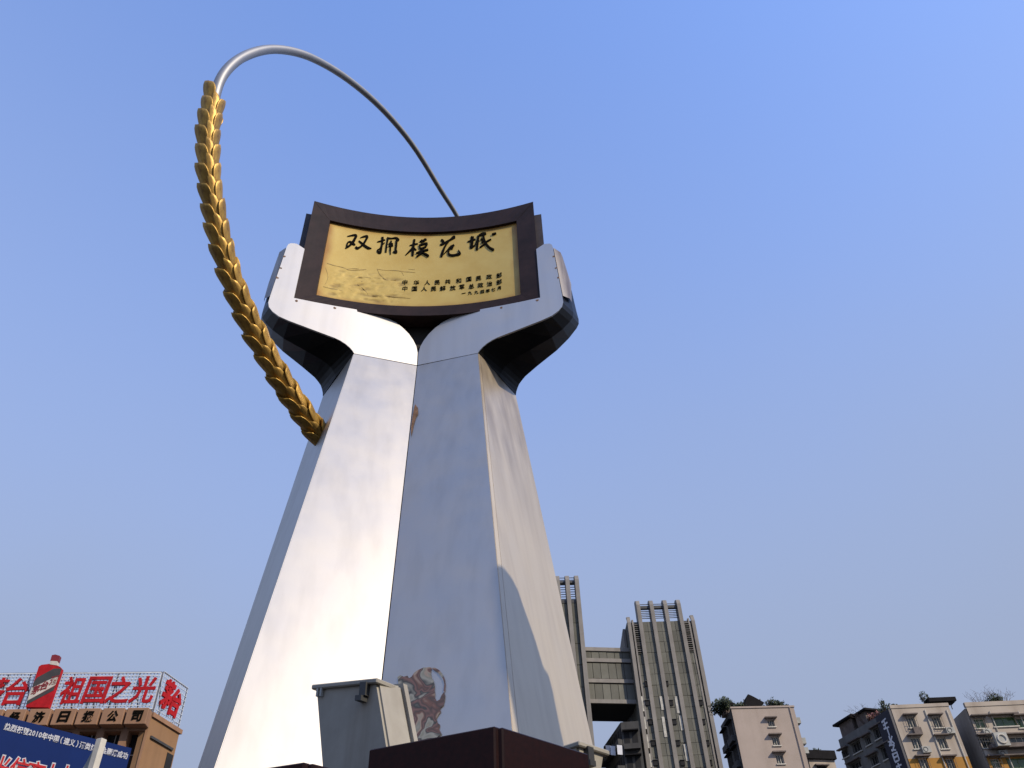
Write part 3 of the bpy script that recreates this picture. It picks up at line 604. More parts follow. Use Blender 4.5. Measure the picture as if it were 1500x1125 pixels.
def floodlight(label, TL, TR, BL, BR, dist, rim_px, depth, mirror=False):
    """housing whose back panel is given by its outline; it aims away from the viewer at the column"""
    dTL = at_dist(*TL, dist[0]); dTR = at_dist(*TR, dist[1]); zt = dTL.z
    pl = Plane(dTL, Vector((dTR.x, dTR.y, dTL.z)))
    def q(p, off=0.): a, z = pl.hit(*p, off); return a, z
    root = thing('floodlight', label, 'floodlight', loc=(pl.P(pl.len / 2, 2.31).x, pl.P(pl.len / 2, 2.31).y, 2.305), group='floodlights aimed at the monument')
    a0, z0 = q(TL); a1, z1 = q(TR); a2, z2 = q(BR); a3, z3 = q(BL)
    pts = [pl.P(a3, z3), pl.P(a2, z2), pl.P(a1, z1), pl.P(a0, z0)]
    ctr = sum(pts, Vector()) / 4; back = -pl.n * depth
    bm = bmesh.new(); fv = [p for p in pts]; rv = [ctr + (p - ctr) * 1.10 + back for p in pts]
    hexa(bm, [fv[0], fv[1], rv[1], rv[0], fv[3], fv[2], rv[2], rv[3]]); bmesh.ops.bevel(bm, geom=bm.edges[:], offset=.012, segments=2, affect='EDGES'); body = place('housing', bm, m_lamp, root, smooth=False)
    bm = bmesh.new(); bo = [ctr + (p - ctr) * 1.16 + back for p in pts]
    hexa(bm, [bo[0], bo[1], bo[1] - pl.n * .03, bo[0] - pl.n * .03, bo[3], bo[2], bo[2] - pl.n * .03, bo[3] - pl.n * .03]); place('lens_rim', bm, m_lamp, root)
    bm = bmesh.new(); gl = [ctr + (p - ctr) * 1.06 + back - pl.n * .031 for p in pts]
    bm.faces.new([bm.verts.new(p) for p in gl]); place('glass', bm, m_glass, root)
    # overhanging lid lip on the top edge
    bm = bmesh.new(); dirx = (pts[2] - pts[3]).normalized(); upz = Vector((0, 0, 1)); ln = (pts[2] - pts[3]).length
    box_axes(bm, pts[3] - dirx * .012 + pl.n * .022 - upz * .012, dirx * (ln + .03), -pl.n * (depth * .9), upz * .028); bmesh.ops.bevel(bm, geom=bm.edges[:], offset=.006, segments=1, affect='EDGES'); place('lid', bm, m_lamp, root)
    for t in ((.07, .13) if not mirror else (.3, .4)):
        bm = bmesh.new(); o = pts[3] + dirx * (ln * t) + pl.n * .004 - upz * .055; box_axes(bm, o, dirx * .014, pl.n * .016, upz * .05); place('hinge', bm, m_pole, root)
    bm = bmesh.new(); o = pts[3] + dirx * (ln * (.80 if not mirror else .2)) + pl.n * .002 - upz * .075; box_axes(bm, o, dirx * .05, pl.n * .03, upz * .072); latch = place('latch', bm, m_lampd, root)
    bm = bmesh.new(); o += -dirx * .012 - upz * .03; box_axes(bm, o, dirx * .05, pl.n * .045, upz * .028); place('latch_hook', bm, m_lampd, latch)
    # yoke down to the plinth
    bm = bmesh.new(); b0 = ctr + back * .5; b0.z = 2.31; box_axes(bm, b0 - dirx * .05, dirx * .1, -pl.n * .05, Vector((0, 0, max(.05, min(p.z for p in pts) + .02 - 2.31)))); place('mount', bm, m_lampd, root)
    return root
floodlight('grey floodlight housing with a black latch, left of the granite block', (462, 1008), (553, 999), (472, 1140), (574, 1128), (4.75, 4.35), None, .16)
floodlight('grey floodlight at the right foot of the column, mostly behind the granite block', (846, 1091), (886, 1104), (850, 1135), (880, 1145), (4.55, 4.75), None, .26, True)

# ================================================================== buildings
DETAIL = True
def facade(bm, pl, a0, a1, z0, z1, openings, rec=.25, f=0.):
    """wall sheet with real openings and reveals"""
    xs = sorted({a0, a1} | {q for o in openings for q in o[:2] if a0 < q < a1}); zs = sorted({z0, z1} | {q for o in openings for q in o[2:4] if z0 < q < z1})
    vd = {}
    def V(a, z, o):
        k = (round(a, 4), round(z, 4), round(o, 4))
        if k not in vd: vd[k] = bm.verts.new(pl.P(a, z, o))
        return vd[k]
    for i in range(len(xs) - 1):
        for j in range(len(zs) - 1):
            cx, cz = (xs[i] + xs[i + 1]) / 2, (zs[j] + zs[j + 1]) / 2
            if any(o[0] < cx < o[1] and o[2] < cz < o[3] for o in openings): continue
            bm.faces.new((V(xs[i], zs[j], f), V(xs[i + 1], zs[j], f), V(xs[i + 1], zs[j + 1], f), V(xs[i], zs[j + 1], f)))
    for (p, q, r, s) in [o[:4] for o in openings]:
        for (u0, w0, u1, w1) in ((p, r, q, r), (q, r, q, s), (q, s, p, s), (p, s, p, r)):
            bm.faces.new((bm.verts.new(pl.P(u0, w0, f)), bm.verts.new(pl.P(u1, w1, f)), bm.verts.new(pl.P(u1, w1, f - rec)), bm.verts.new(pl.P(u0, w0, f - rec))))
def window(parent, pl, p, q, r, s, rec=.25, glass=None, hood=None, sill=True, mull=2, f=0., frame_m=None):
    wd = thing_part = pobj('window', pl, p, q, r, s, f - rec - .05, f - rec, glass or m_glass, parent)
    bm = bmesh.new(); t = .07; ff = f - rec + .001
    pbox(bm, pl, p, p + t, r, s, ff, ff + .05); pbox(bm, pl, q - t, q, r, s, ff, ff + .05); pbox(bm, pl, p + t, q - t, r, r + t, ff, ff + .05); pbox(bm, pl, p + t, q - t, s - t, s, ff, ff + .05)
    for k in range(1, mull): c = p + (q - p) * k / mull; pbox(bm, pl, c - t * .4, c + t * .4, r + t, s - t, ff, ff + .04)
    place('frame', bm, frame_m or m_paint, wd)
    if sill: pobj('sill', pl, p - .1, q + .1, r - .1, r - .002, f - .02, f + .12, m_paint, wd)
    if hood: pobj('hood', pl, p - .3, q + .3, s + .12, s + .24, f - .02, f + hood, m_hood, wd)
    return wd
def shell(name, parent, pl, a0, a1, z0, z1, depth, m, f=-.02, cap=True):
    """closed box behind a facade sheet"""
    bm = bmesh.new(); pbox(bm, pl, a0, a1, z0, z1, -depth, f); return place(name, bm, m, parent)
def leaf_clump(name, label, c, rx, rz, n, group, m=None, parent=None, stem=True, cat='shrub', size=.12):
    root = thing(name, label, cat, group=group, loc=c)
    bm = bmesh.new()
    for _ in range(n):
        while True:
            d = Vector((random.uniform(-1, 1), random.uniform(-1, 1), random.uniform(-1, 1)))
            if d.length < 1: break
        k = .7 + .5 * mnoise.noise(d * 2.3 + Vector(c)); p = Vector((d.x * rx * k, d.y * rx * k, rz + d.z * rz * k)); s = size * random.uniform(.5, 1.3)
        a = Vector((random.gauss(0, 1), random.gauss(0, 1), random.gauss(0, 1))).normalized() * s; b = a.orthogonal().normalized() * s * .55
        bm.faces.new([bm.verts.new(p - a), bm.verts.new(p + b), bm.verts.new(p + a), bm.verts.new(p - b)])
    bmobj('foliage', bm, m or m_leaf, root)
    bm = bmesh.new()
    for k in range(5): 
        e = Vector((random.uniform(-.6, .6) * rx, random.uniform(-.6, .6) * rx, rz * random.uniform(.9, 1.7))); tube(bm, [Vector((0, 0, -.02)), e * .5 + Vector((0, 0, .1)), e], [.05, .035, .015], 5)
    bmobj('stem', bm, m_twig, root)
    return root

# ---- grey twin towers with ribs
TD = 100.
tL = at_dist(918, 908, TD); tR = at_z(1017, 905, tL.z); TP = Plane(tL, tR); TW = TP.len; TZ = tL.z
tow = thing('ribbed_tower', 'grey concrete tower with four tall ribs rising above its roof, right of the sky bridge', 'tower', group='ribbed towers', loc=(TP.P(TW / 2, 0).x, TP.P(TW / 2, 0).y, 0))
shell('wall', tow, TP, 0, TW, 0, TZ - .25, 13, m_conc, f=-.3)
rib_a = [TP.hit(x, 905)[0] for x in (937, 957, 977.5, 997.5)]; rib_top = TP.hit(955, 877)[1]; rw = .24
def rib(parent, pl, a, z0, z1, f1, hw=rw, fb=-.25):
    bm = bmesh.new(); prof = [(fb, z0), (f1, z0), (f1, z1 - .9), (f1 - .25, z1 - .25), (f1 - .8, z1), (fb, z1)]
    A = [pl.P(a - hw, z, f) for f, z in prof]; extrude_poly(bm, A, pl.x * 2 * hw)
    return place('rib', bm, m_rib, parent)
for a in rib_a: rib(tow, TP, a, 0, rib_top, .22, fb=-.28 - .9)
for a in (.25, TW - .25):
    rib(tow, TP, a, 0, TZ + .5, .12, .22)
    rib(tow, TP, a + (.5 if a < 1 else -.5), 0, TZ + .1, .02, .1)
edges_a = [.6] + rib_a + [TW - .6]; storey = 2.75
lz = TP.hit(930, 958)[1]
for b in range(5):
    x0, x1 = edges_a[b] + (rw if b else .25), edges_a[b + 1] - (rw if b < 4 else .25); z = TZ - .3
    if b in (0, 4):
        pobj('louver_back', TP, x0, x1, lz, TZ - .26, -.29, -.2, m_louv, tow); nsl = 15
        for k in range(nsl):
            zz = lz + (TZ - .4 - lz) * (k + .3) / nsl; bm = bmesh.new(); o = TP.P(x0, zz, -.19); box_axes(bm, o, TP.x * (x1 - x0), TP.n * .22 + Vector((0, 0, -.10)), Vector((0, 0, .07))); place('louver_slat', bm, m_rib if k % 3 else m_conc, tow)
        z = lz
    k = 0
    while z > 24:
        z2 = z - storey * .5
        for h in range(2):
            u0, u1 = (x0, (x0 + x1) / 2) if h == 0 else ((x0 + x1) / 2, x1)
            pobj('facade_panel', TP, u0 + .015, u1 - .015, z2 + .02, z - .02, -.29, -.06 + random.uniform(-.03, .03), m_conc, tow)
        z = z2; k += 1
# openings with dark hooded vents, pale strips
for (xs_, y) in (((948, 976), 1002), ((948, 983, 1026), 1030), ((953, 988, 1030), 1058), ((957, 993, 1036), 1089), ((960, 1000, 1040), 1118)):
    for x in xs_:
        a, z = TP.hit(x, y); w_ = .25
        v_ = pobj('vent_box', TP, a - w_, a + w_, z - .25, z + .3, -.1, .10, m_dark, tow); pobj('vent_lid', TP, a - w_ * 1.15, a + w_ * 1.15, z + .3, z + .36, -.1, .2, m_louv, v_)
for (x, y0, y1) in ((940, 1020, 1042), (944, 1050, 1068), (947, 1076, 1096), (951, 1104, 1124), (968, 1020, 1040), (971, 1050, 1080), (977, 1020, 1034), (990, 1020, 1045), (996, 1048, 1070), (985, 1078, 1100), (1003, 1090, 1115)):
    a, z = TP.hit(x, y0); a2, z2 = TP.hit(x, y1); pobj('pale_panel', TP, a - .16, a + .16, z2, z, -.1, .02, m_strip, tow)
# open slats between the ribs above the roof
for b in range(3):
    x0, x1 = rib_a[b] + rw, rib_a[b + 1] - rw; n_ = 9
    for k in range(n_):
        zz = TZ + .25 + (rib_top - .9 - TZ) * k / (n_ - 1)
        if k == 6: pobj('crown_beam', TP, x0, x1, zz - .16, zz + .16, -.55, -.1, m_louv, tow)
        else: pobj('crown_slat', TP, x0, x1, zz - .045, zz + .045, -.32, -.27, m_louv, tow)
# left twin
uL = at_dist(802, 881, TD - 2); uR = at_z(849, 880, uL.z); UPl = Plane(uL, uR); UW = UPl.len; UZ = uL.z
tw2 = thing('ribbed_tower', 'grey concrete ribbed tower half hidden behind the right side of the steel column', 'tower', group='ribbed towers', loc=(UPl.P(UW / 2, 0).x, UPl.P(UW / 2, 0).y, 0))
shell('wall', tw2, UPl, 0, UW, 0, UZ - .2, 13, m_conc, f=-.3)
ra = [UPl.hit(x, 880)[0] for x in (803.5, 819, 833.5, 847.5)]; rt = UPl.hit(832, 841)[1]
for a in ra: rib(tw2, UPl, a, 0, rt, .25, .26, fb=-1.2)
for b in range(3):
    x0, x1 = ra[b] + .3, ra[b + 1] - .3
    for k in range(10):
        zz = UZ + .4 + (rt - .8 - UZ) * k / 9
        if k == 7: pobj('crown_beam', UPl, x0, x1, zz - .15, zz + .15, -.55, -.1, m_louv, tw2)
        else: pobj('crown_slat', UPl, x0, x1, zz - .045, zz + .045, -.32, -.27, m_louv, tw2)
    pobj('roof_beam', UPl, x0, x1, UZ - .25, UZ + .2, -.5, -.05, m_louv, tw2)
    z = UZ - .27
    while z > 24: pobj('facade_panel', UPl, x0 + .015, x1 - .015, z - storey + .03, z - .03, -.29, -.08 + random.uniform(-.03, .03), m_conc, tw2); z -= storey
# sky bridge
bL = UPl.P(UW, 0, -1.2); bR = TP.P(0, 0, -1.2); BP = Plane(Vector((bL.x, bL.y, 30)), Vector((bR.x, bR.y, 30))); BW = BP.len
br = thing('sky_bridge', 'grey enclosed sky bridge of three storeys joining the two ribbed towers', 'bridge', loc=(BP.P(BW / 2, 0).x, BP.P(BW / 2, 0).y, BP.hit(890, 1029)[1]))
zt_ = BP.hit(890, 951)[1]; zb_ = BP.hit(890, 1029)[1]
dq = ray(895, 1057); tq = (zb_ - EYE.z) / dq.z; BD = -(EYE + dq * tq - BP.o).dot(BP.n)
bm = bmesh.new(); pbox(bm, BP, -.3, BW + .3, zb_ + .01, zt_ - .1, -max(4, min(BD, 14)), -.1); place('body', bm, m_dark, br)
for y in (952, 968, 998, 1028):
    z = BP.hit(890, y)[1]; pobj('floor_band', BP, -.3, BW + .3, z - .22, z + .25, -.1, .15, m_rib, br)
for y0, y1 in ((955, 965), (972, 994), (1002, 1025)):
    za, zc = BP.hit(890, y0)[1], BP.hit(890, y1)[1]
    for k in range(6): pobj('bridge_panel', BP, BW * k / 6 + .03, BW * (k + 1) / 6 - .03, zc, za, -.1, random.uniform(-.02, .03), m_conc, br)
# left side annex of the right tower with a sloping roof and a rail
aL = TP.P(-.02, 0, -1.5)
bm = bmesh.new(); zz = [TP.hit(906, 950)[1], TZ - .3]
pts = [TP.P(-.35, zb_ + .5, -2.), TP.P(-.35, zb_ + .5, -12), TP.P(-.35, zz[0] + 2, -12), TP.P(-.35, zz[1], -2.)]; extrude_poly(bm, pts, TP.x * .3); place('side_annex', bm, m_rib, tow)

# ---- shaded building under the bridge
sP = Plane(at_dist(909, 1058, 98.), at_z(935, 1056, at_dist(909, 1058, 98.).z)); SZ = sP.top
sh = thing('shaded_building', 'dark shaded apartment block with clutter, low beneath the sky bridge', 'building', loc=(sP.o.x, sP.o.y, 0))
nearL = at_z(884, 1094, SZ) ; 
SL = Plane(nearL, sP.o)
bm = bmesh.new(); base = [sP.P(0, 0), sP.P(sP.len, 0), sP.P(sP.len, 0, -3), Vector((nearL.x, nearL.y, 0)) + sP.x * 3, Vector((nearL.x, nearL.y, 0))]
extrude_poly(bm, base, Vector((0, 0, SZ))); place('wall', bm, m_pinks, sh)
for k in range(9):
    for j in range(3):
        z = SZ - .6 - j * 2.9 - 1.6; a = SL.len * (k + .2) / 9
        wv = pobj('window', SL, a, a + SL.len / 9 * .62, z, z + 1.6, .01, .03, m_dark, sh); pobj('balcony', SL, a - .1, a + SL.len / 9 * .75, z - .3, z - .05 + .4, .03, .5 + random.random() * .4, m_pinks, sh)
for k in range(2):
    for j in range(5):
        z = SZ - 1.2 - j * 2.7; a = sP.len * (.1 + .45 * k); wq = sP.len * .3; wv = pobj('window', sP, a, a + wq, z - 1.5, z, .01, .04, m_dark, sh); pobj('balcony', sP, a - .15, a + wq + .15, z - 2.0, z - 1.45, .02, .7, m_pinks, sh); pobj('hood', sP, a - .15, a + wq + .15, z + .05, z + .17, .02, .6, m_roof, wv)
for x, y in ((891, 1098), (898, 1099), (908, 1098)):
    a, z = SL.hit(x, y, .9); ln = thing('hung_cloth', 'small pale cloth hung out on the dark building, at the right end of the floodlight' if x == 891 else ('pale cloth hung beside the first on the dark building' if x == 898 else 'pale tilted cloth hung nearest the tower on the dark building'), 'laundry', group='cloths hung on the shaded building', loc=SL.P(a, z, .9))
    add('cloth', [(-.3, 0, -.5), (.25, .04, -.55), (.3, 0, .45), (-.28, -.03, .5), (-.3, .05, -.5), (.25, .09, -.55), (.3, .05, .45), (-.28, .02, .5)], [(0, 1, 2, 3), (7, 6, 5, 4), (0, 4, 5, 1), (1, 5, 6, 2), (2, 6, 7, 3), (3, 7, 4, 0)], m_white, None).parent = ln

# ---- pinkish block with three hooded windows
PD = 92.
p0 = at_dist(1071, 1038, PD); p1 = at_z(1162.5, 1036, p0.z); PP = Plane(p0, p1); PZ = p0.z
pk = thing('pink_building', 'plain pinkish rendered block with one column of hooded windows', 'building', loc=(PP.P(PP.len / 2, 0).x, PP.P(PP.len / 2, 0).y, 0))
ops = []
for (x0, y0, x1, y1) in ((1121.5, 1054.5, 1133, 1064.5), (1127.5, 1079, 1140, 1092), (1133, 1105, 1146, 1119)):
    a0, zt0 = PP.hit((x0 + x1) / 2, y0); _, zb0 = PP.hit((x0 + x1) / 2 + 1, y1); hw = (PP.hit(x1, y1)[0] - PP.hit(x0 + 2, y1)[0]) / 2; ops.append((a0 - hw + .1, a0 + hw + .1, zb0, zt0))
d_ = ops[1][3] - ops[2][3]
for k in range(1, 5): o = ops[2]; ops.append((o[0], o[1], o[2] - d_ * k, o[3] - d_ * k))
bm = bmesh.new(); facade(bm, PP, 0, PP.len, 0, PZ, ops); place('front_wall', bm, m_pink, pk)
shell('rear_wall', pk, PP, .01, PP.len - .01, 0, PZ - .02, 5.2, m_pinks, f=-.35)
for o in ops: window(pk, PP, *o, hood=.45, mull=3)
pobj('parapet', PP, -.08, PP.len + .08, PZ + .002, PZ + .18, -.3, .08, m_pink, pk)
for x, y in ((1168.5, 1053), (1175, 1083), (1181, 1097)):
    z = PP.hit(x, y)[1]; pobj('air_conditioner', PP, PP.len + .01, PP.len + .55, z - .3, z + .3, -1.2, -.4, m_pole, pk)
bm = bmesh.new(); a_d = PP.len * .93; tube(bm, [PP.P(a_d, 0, .09), PP.P(a_d, PZ, .09)], .05, 6); place('drain_pipe', bm, m_pink, pk)
# balconies and clutter on the shaded left side
LP = Plane(PP.P(0, PZ, -5.2), PP.P(0, PZ, 0)) 
for k in range(7):
    z = PZ - 1.0 - k * 2.6
    for j in range(2):
        a = .5 + j * 2.4; wv = pobj('side_window', LP, a, a + 1.4, z - 1.5, z, .01, .04, m_dark, pk); pobj('balcony', LP, a - .2, a + 1.7, z - 2.1, z - 1.5, .02, .4, m_pinks, pk); pobj('shade', LP, a - .2, a + 1.7, z + .05, z + .15, .02, .4, m_roof, pk)
RZ = PZ + .18
def on_roof(pl, px, off, z):
    a, _ = pl.hit(px, 1036); return pl.P(a, z, off)
hut = thing('roof_shelter', 'dark peaked shelter in the middle of the pinkish block roof', 'shelter', loc=on_roof(PP, 1108, -1.6, PZ))
bm = bmesh.new(); c0 = on_roof(PP, 1108, -1.6, PZ)
for sx in (-1, 1):
    for sy in (-1, 1): p = c0 + PP.x * sx * .9 + PP.n * sy * .7; bar(bm, p, p + Vector((0, 0, 1.3)), .06, 5)
place('post', bm, m_louv, hut)
bm = bmesh.new(); A = [c0 + PP.x * q + PP.n * 1. + Vector((0, 0, h)) for q, h in ((-1.1, .5), (-.9, .4), (.8, .5), (1.2, .8), (.35, 1.35), (-.1, 1.62), (-.4, 1.75))]; extrude_poly(bm, A, -PP.n * 2.0); place('canopy', bm, m_roof, hut)
hut2 = thing('roof_shelter', 'small roof hut with a pointed top at the left end of the pinkish block', 'shelter', loc=on_roof(PP, 1075, -2.2, PZ))
c0 = on_roof(PP, 1075, -2.2, PZ); bm = bmesh.new(); box_axes(bm, c0 - PP.x * .7 - PP.n * .6, PP.x * 1.4, PP.n * 1.2, Vector((0, 0, .85))); place('wall', bm, m_hood, hut2)
bm = bmesh.new(); A = [c0 + PP.x * q + PP.n * .8 + Vector((0, 0, h)) for q, h in ((-.9, .86), (.9, .86), (.75, 1.0), (-.1, 1.55), (-.35, 1.4))]; extrude_poly(bm, A, -PP.n * 1.6); place('roof', bm, m_roof, hut2)
for i, (px, rx, rz, n_, lb) in enumerate(((1057, 1.3, 1.1, 900, 'dark bushy roof plants spilling over the left corner of the pinkish block'), (1067, 1.1, .9, 600, 'roof shrub beside the pointed hut on the pinkish block'), (1088, .9, .55, 300, 'low roof plants between the hut and the peaked shelter'), (1096, .6, .6, 220, 'low roof plant just left of the peaked shelter'), (1121, .5, .4, 80, 'small roof plant right of the peaked shelter'), (1137, 1.0, .75, 420, 'rounded roof shrub near the right end of the pinkish block'), (1147, .9, .6, 340, 'roof shrub nearest the right end of the pinkish block'), (1159, .3, .45, 40, 'single thin sprig on the right corner of the pinkish block'))):
    leaf_clump('roof_shrub', lb, on_roof(PP, px + (6 if i == 0 else 0), -1.0 if i else -2.5, PZ), rx, rz, n_, 'shrubs on the pinkish block', size=.16)

# ---- low building with dark roof between
q0 = at_dist(1184, 1112, 112); q1 = at_z(1222, 1113, q0.z); QP = Plane(q0, q1)
lowb = thing('low_building', 'pale low building with a dark flat roof between the two blocks', 'building', loc=(QP.P(QP.len / 2, 0).x, QP.P(QP.len / 2, 0).y, 0))
shell('wall', lowb, QP, 0, QP.len, 0, QP.top - .02, 7, m_cream, f=0)
pobj('roof', QP, -1.5, QP.len + .2, QP.top, QP.top + 1.0, -8, .35, m_roof, lowb)
a, z = QP.hit(1203, 1123); w_ = pobj('window', QP, a - .6, a + .6, z - 1.2, z, .01, .05, m_dark, lowb); pobj('hood', QP, a - .9, a + .9, z + .05, z + .2, .01, .5, m_hood, w_)
leaf_clump('roof_shrub', 'dark shrub on the right end of the low dark roof', QP.P(QP.len - 1.2, QP.top + 1.0, -1.5), .8, .45, 160, 'shrubs on the low roof', size=.16)

# ---- right hand apartment block A (corner) and B
AD = 96.
c0 = at_dist(1305, 1038, AD); c1 = at_z(1389.5, 1034.5, c0.z); cL = at_z(1228, 1084, c0.z)
AP = Plane(c0, c1); AS = Plane(cL, c0); AZ = c0.z
bA = thing('corner_apartment_block', 'cream apartment block with a navy vertical sign on its corner and a grey shaded side', 'building', loc=(c0.x, c0.y, 0))
def px_rect(pl, x0, y0, x1, y1):
    xm, ym = (x0 + x1) / 2, (y0 + y1) / 2; a0 = pl.hit(x0, ym)[0]; a1 = pl.hit(x1, ym)[0]; z1 = pl.hit(xm, y0)[1]; z0 = pl.hit(xm, y1)[1]; return [a0, a1, z0, z1]
opA = [px_rect(AP, *r) for r in ((1329, 1050, 1341.5, 1066), (1366.5, 1050, 1379, 1066), (1336, 1080, 1349.5, 1097), (1375, 1080, 1387.5, 1097))]
dz = opA[0][3] - opA[2][3]
for k in range(1, 6): opA += [[o[0], o[1], o[2] - dz * k, o[3] - dz * k] for o in opA[2:4]]
bm = bmesh.new(); yb = AP.hit(1370, 1110)[1]; facade(bm, AP, 0, AP.len, yb, AZ, [o for o in opA if o[2] > yb]); place('front_wall', bm, m_cream, bA)
bm = bmesh.new(); facade(bm, AP, 0, AP.len, 0, yb, [o for o in opA if o[3] < yb]); place('ochre_wall', bm, m_ochre, bA)
for o in opA: window(bA, AP, *o, hood=.5, mull=3)
pobj('parapet', AP, -.05, AP.len + .05, AZ + .003, AZ + .35, -.3, .06, m_cream, bA)
opS = [px_rect(AS, *r) for r in ((1279.5, 1064, 1295.5, 1082), (1267, 1078, 1276, 1092), (1248, 1086, 1262, 1103), (1233, 1098, 1243, 1110), (1291, 1091, 1308, 1112), (1275, 1106, 1287, 1122), (1245, 1116, 1262, 1128))]
opS = [[a0, a1, min(z0, z1 - .6), z1] for a0, a1, z0, z1 in opS]
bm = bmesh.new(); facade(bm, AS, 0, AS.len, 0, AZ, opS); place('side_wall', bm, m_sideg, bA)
for o in opS:
    wv = window(bA, AS, *o, glass=m_dark, hood=.4, mull=3, frame_m=m_sideg)
bm = bmesh.new(); ins = [c0 + AP.x * .3 - AS.x * .3 - AP.n * .3, c1 - AP.n * .35 - AP.x * .02, c1 + AP.x * 0 - AP.n * 12, cL - AS.n * .4 + AS.x * .2]
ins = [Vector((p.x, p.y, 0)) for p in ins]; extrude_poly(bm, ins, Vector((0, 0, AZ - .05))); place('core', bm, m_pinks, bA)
# narrow vertical sign with white strokes
sw = px_rect(AS, 1296, 1040, 1305, 1050)
sgn = pobj('corner_sign', AS, AS.len - 2.35, AS.len - .05, AZ - 16, AZ - .05, .06, .32, m_navy, bA, label='navy vertical signboard on the corner with white brush marks')
for i, (px, py, shp) in enumerate(((1305, 1055, ((-.5, .3, .4, .5), (-.4, -.1, .5, 0), (0, .5, -.1, -.5))), (1308, 1066, ((-.5, .4, .5, .3), (.1, .4, .1, -.6))), (1314, 1080, ((0, .6, 0, -.6), (-.5, .1, -.1, -.1), (.5, .4, .1, 0), (.1, 0, .5, -.5), (-.1, -.1, -.5, -.5))), (1317, 1090, ((-.4, .4, .4, .2), (-.4, -.2, .4, -.4), (.4, .2, -.3, -.4))), (1321, 1104, ((-.5, .4, .5, .4), (-.4, .4, -.4, -.5), (.4, .4, .4, -.5), (-.4, 0, .4, 0), (-.4, -.5, .4, -.5))), (1327, 1121, ((-.5, .3, .5, .3), (0, .6, 0, -.5), (-.4, -.5, .4, -.5))))):
    a, z = AS.hit(px, py, .33); a = AS.len - 1.2; bm = bmesh.new(); k = .85
    for (x0, y0, x1, y1) in shp:
        P0, P1 = Vector((x0, y0)) * k, Vector((x1, y1)) * k; nn_ = Vector((-(P1 - P0).y, (P1 - P0).x)).normalized() * .10
        A = [AS.P(a + q.x, z + q.y, .325) for q in (P0 - nn_, P1 - nn_ * .7, P1 + nn_ * .7, P0 + nn_)]; extrude_poly(bm, A, AS.n * (.02 + .004 * random.random()))
    place('sign_mark', bm, m_white, sgn)
a, z = AP.hit(1342.5, 1071.5); ac = pobj('air_conditioner', AP, a - .4, a + .4, z - .35, z + .3, .02, .45, m_hood, bA)
def clutter(root, pl, acs, pipes):
    for (x, y) in acs:
        a, z = pl.hit(x, y, .3); ac = pobj('air_conditioner', pl, a - .42, a + .42, z - .3, z + .3, .02, .42, m_pole, root)
        bm = bmesh.new(); tube(bm, [pl.P(a - .1 + .22 * math.cos(t * .785), z + .22 * math.sin(t * .785), .43) for t in range(9)], .03, 5); place('fan_ring', bm, m_louv, ac)
    for (x, y0, y1) in pipes:
        a, z0 = pl.hit(x, y0); bm = bmesh.new(); zb = 0; tube(bm, [pl.P(a, zb, .09), pl.P(a, z0, .09)], .055, 6); place('drain_pipe', bm, m_paint, root)
def cage(root, pl, o, f=.0):
    a0, a1, z0, z1 = o; bm = bmesh.new(); ff = .35; nb_ = max(3, int((a1 - a0) / .28))
    for k in range(nb_ + 1): a = a0 + (a1 - a0) * k / nb_; bar(bm, pl.P(a, z0, ff), pl.P(a, z1, ff), .018); 
    for z in (z0, (z0 + z1) / 2, z1): bar(bm, pl.P(a0, z, ff), pl.P(a1, z, ff), .02)
    for a in (a0, a1):
        for z in (z0, z1): bar(bm, pl.P(a, z, 0), pl.P(a, z, ff), .018)
    place('window_cage', bm, m_louv, root)
clutter(bA, AP, ((1357, 1098), (1392, 1070)), ((1354, 1040, 0), (1386, 1040, 0)))
for o in opA[:2] + opA[4:6]: cage(bA, AP, o)
# recess between A and B, block B
e0 = at_dist(1415, 1035.5, AD); e0 = at_z(1415, 1035.5, AZ - .15); e1 = at_z(1520, 1031, AZ - .15); BPp = Plane(e0, e1)
bB = thing('apartment_block', 'cream apartment block with green glazed balconies at the right edge', 'building', loc=(e0.x, e0.y, 0))
opB = [px_rect(BPp, *r) for r in ((1428, 1052, 1444, 1067), (1453.5, 1050, 1489, 1064), (1490, 1051, 1512, 1066), (1437.5, 1080, 1454, 1096), (1464, 1079, 1509, 1093), (1452, 1111, 1466, 1126), (1476, 1110, 1512, 1126))]
bm = bmesh.new(); yb2 = BPp.hit(1450, 1108)[1]; facade(bm, BPp, 0, BPp.len, yb2, BPp.top, opB[:5]); place('front_wall', bm, m_cream, bB)
bm = bmesh.new(); facade(bm, BPp, 0, BPp.len, 0, yb2 , opB[5:]); place('ochre_wall', bm, m_ochre, bB)

for i, o in enumerate(opB): window(bB, BPp, *o, glass=m_glassg if i in (0, 1, 2, 5, 6) else m_glass, hood=.6, mull=2 + 3 * (o[1] - o[0] > 3), frame_m=mat('green_frame', (.12, .2, .08), .6) if i in (1, 6) else None)
shell('rear_wall', bB, BPp, .02, BPp.len, 0, BPp.top - .02, 12, m_cream, f=-.35)
pobj('parapet', BPp, -.05, BPp.len, BPp.top + .003, BPp.top + .45, -.3, .06, m_cream, bB)
clutter(bB, BPp, ((1447, 1073), (1470, 1104)), ((1449, 1042, 0), (1491, 1042, 0)))
for o in (opB[0], opB[3], opB[5]): cage(bB, BPp, o)
bal = px_rect(BPp, 1447, 1092, 1512, 1098); pobj('balcony', BPp, bal[0], bal[1], bal[2], bal[3], .01, .9, m_hood, bB)
a, z = BPp.hit(1463, 1086, .5); acb = pobj('air_conditioner', BPp, a - .65, a + .65, z - .65, z + .65, .92, 1.3, m_pole, bB)
bm = bmesh.new(); tube(bm, [BPp.P(a + .42 * math.cos(t * .3927), z + .42 * math.sin(t * .3927), 1.33) for t in range(17)], .09, 6); place('fan_ring', bm, m_paint, acb)
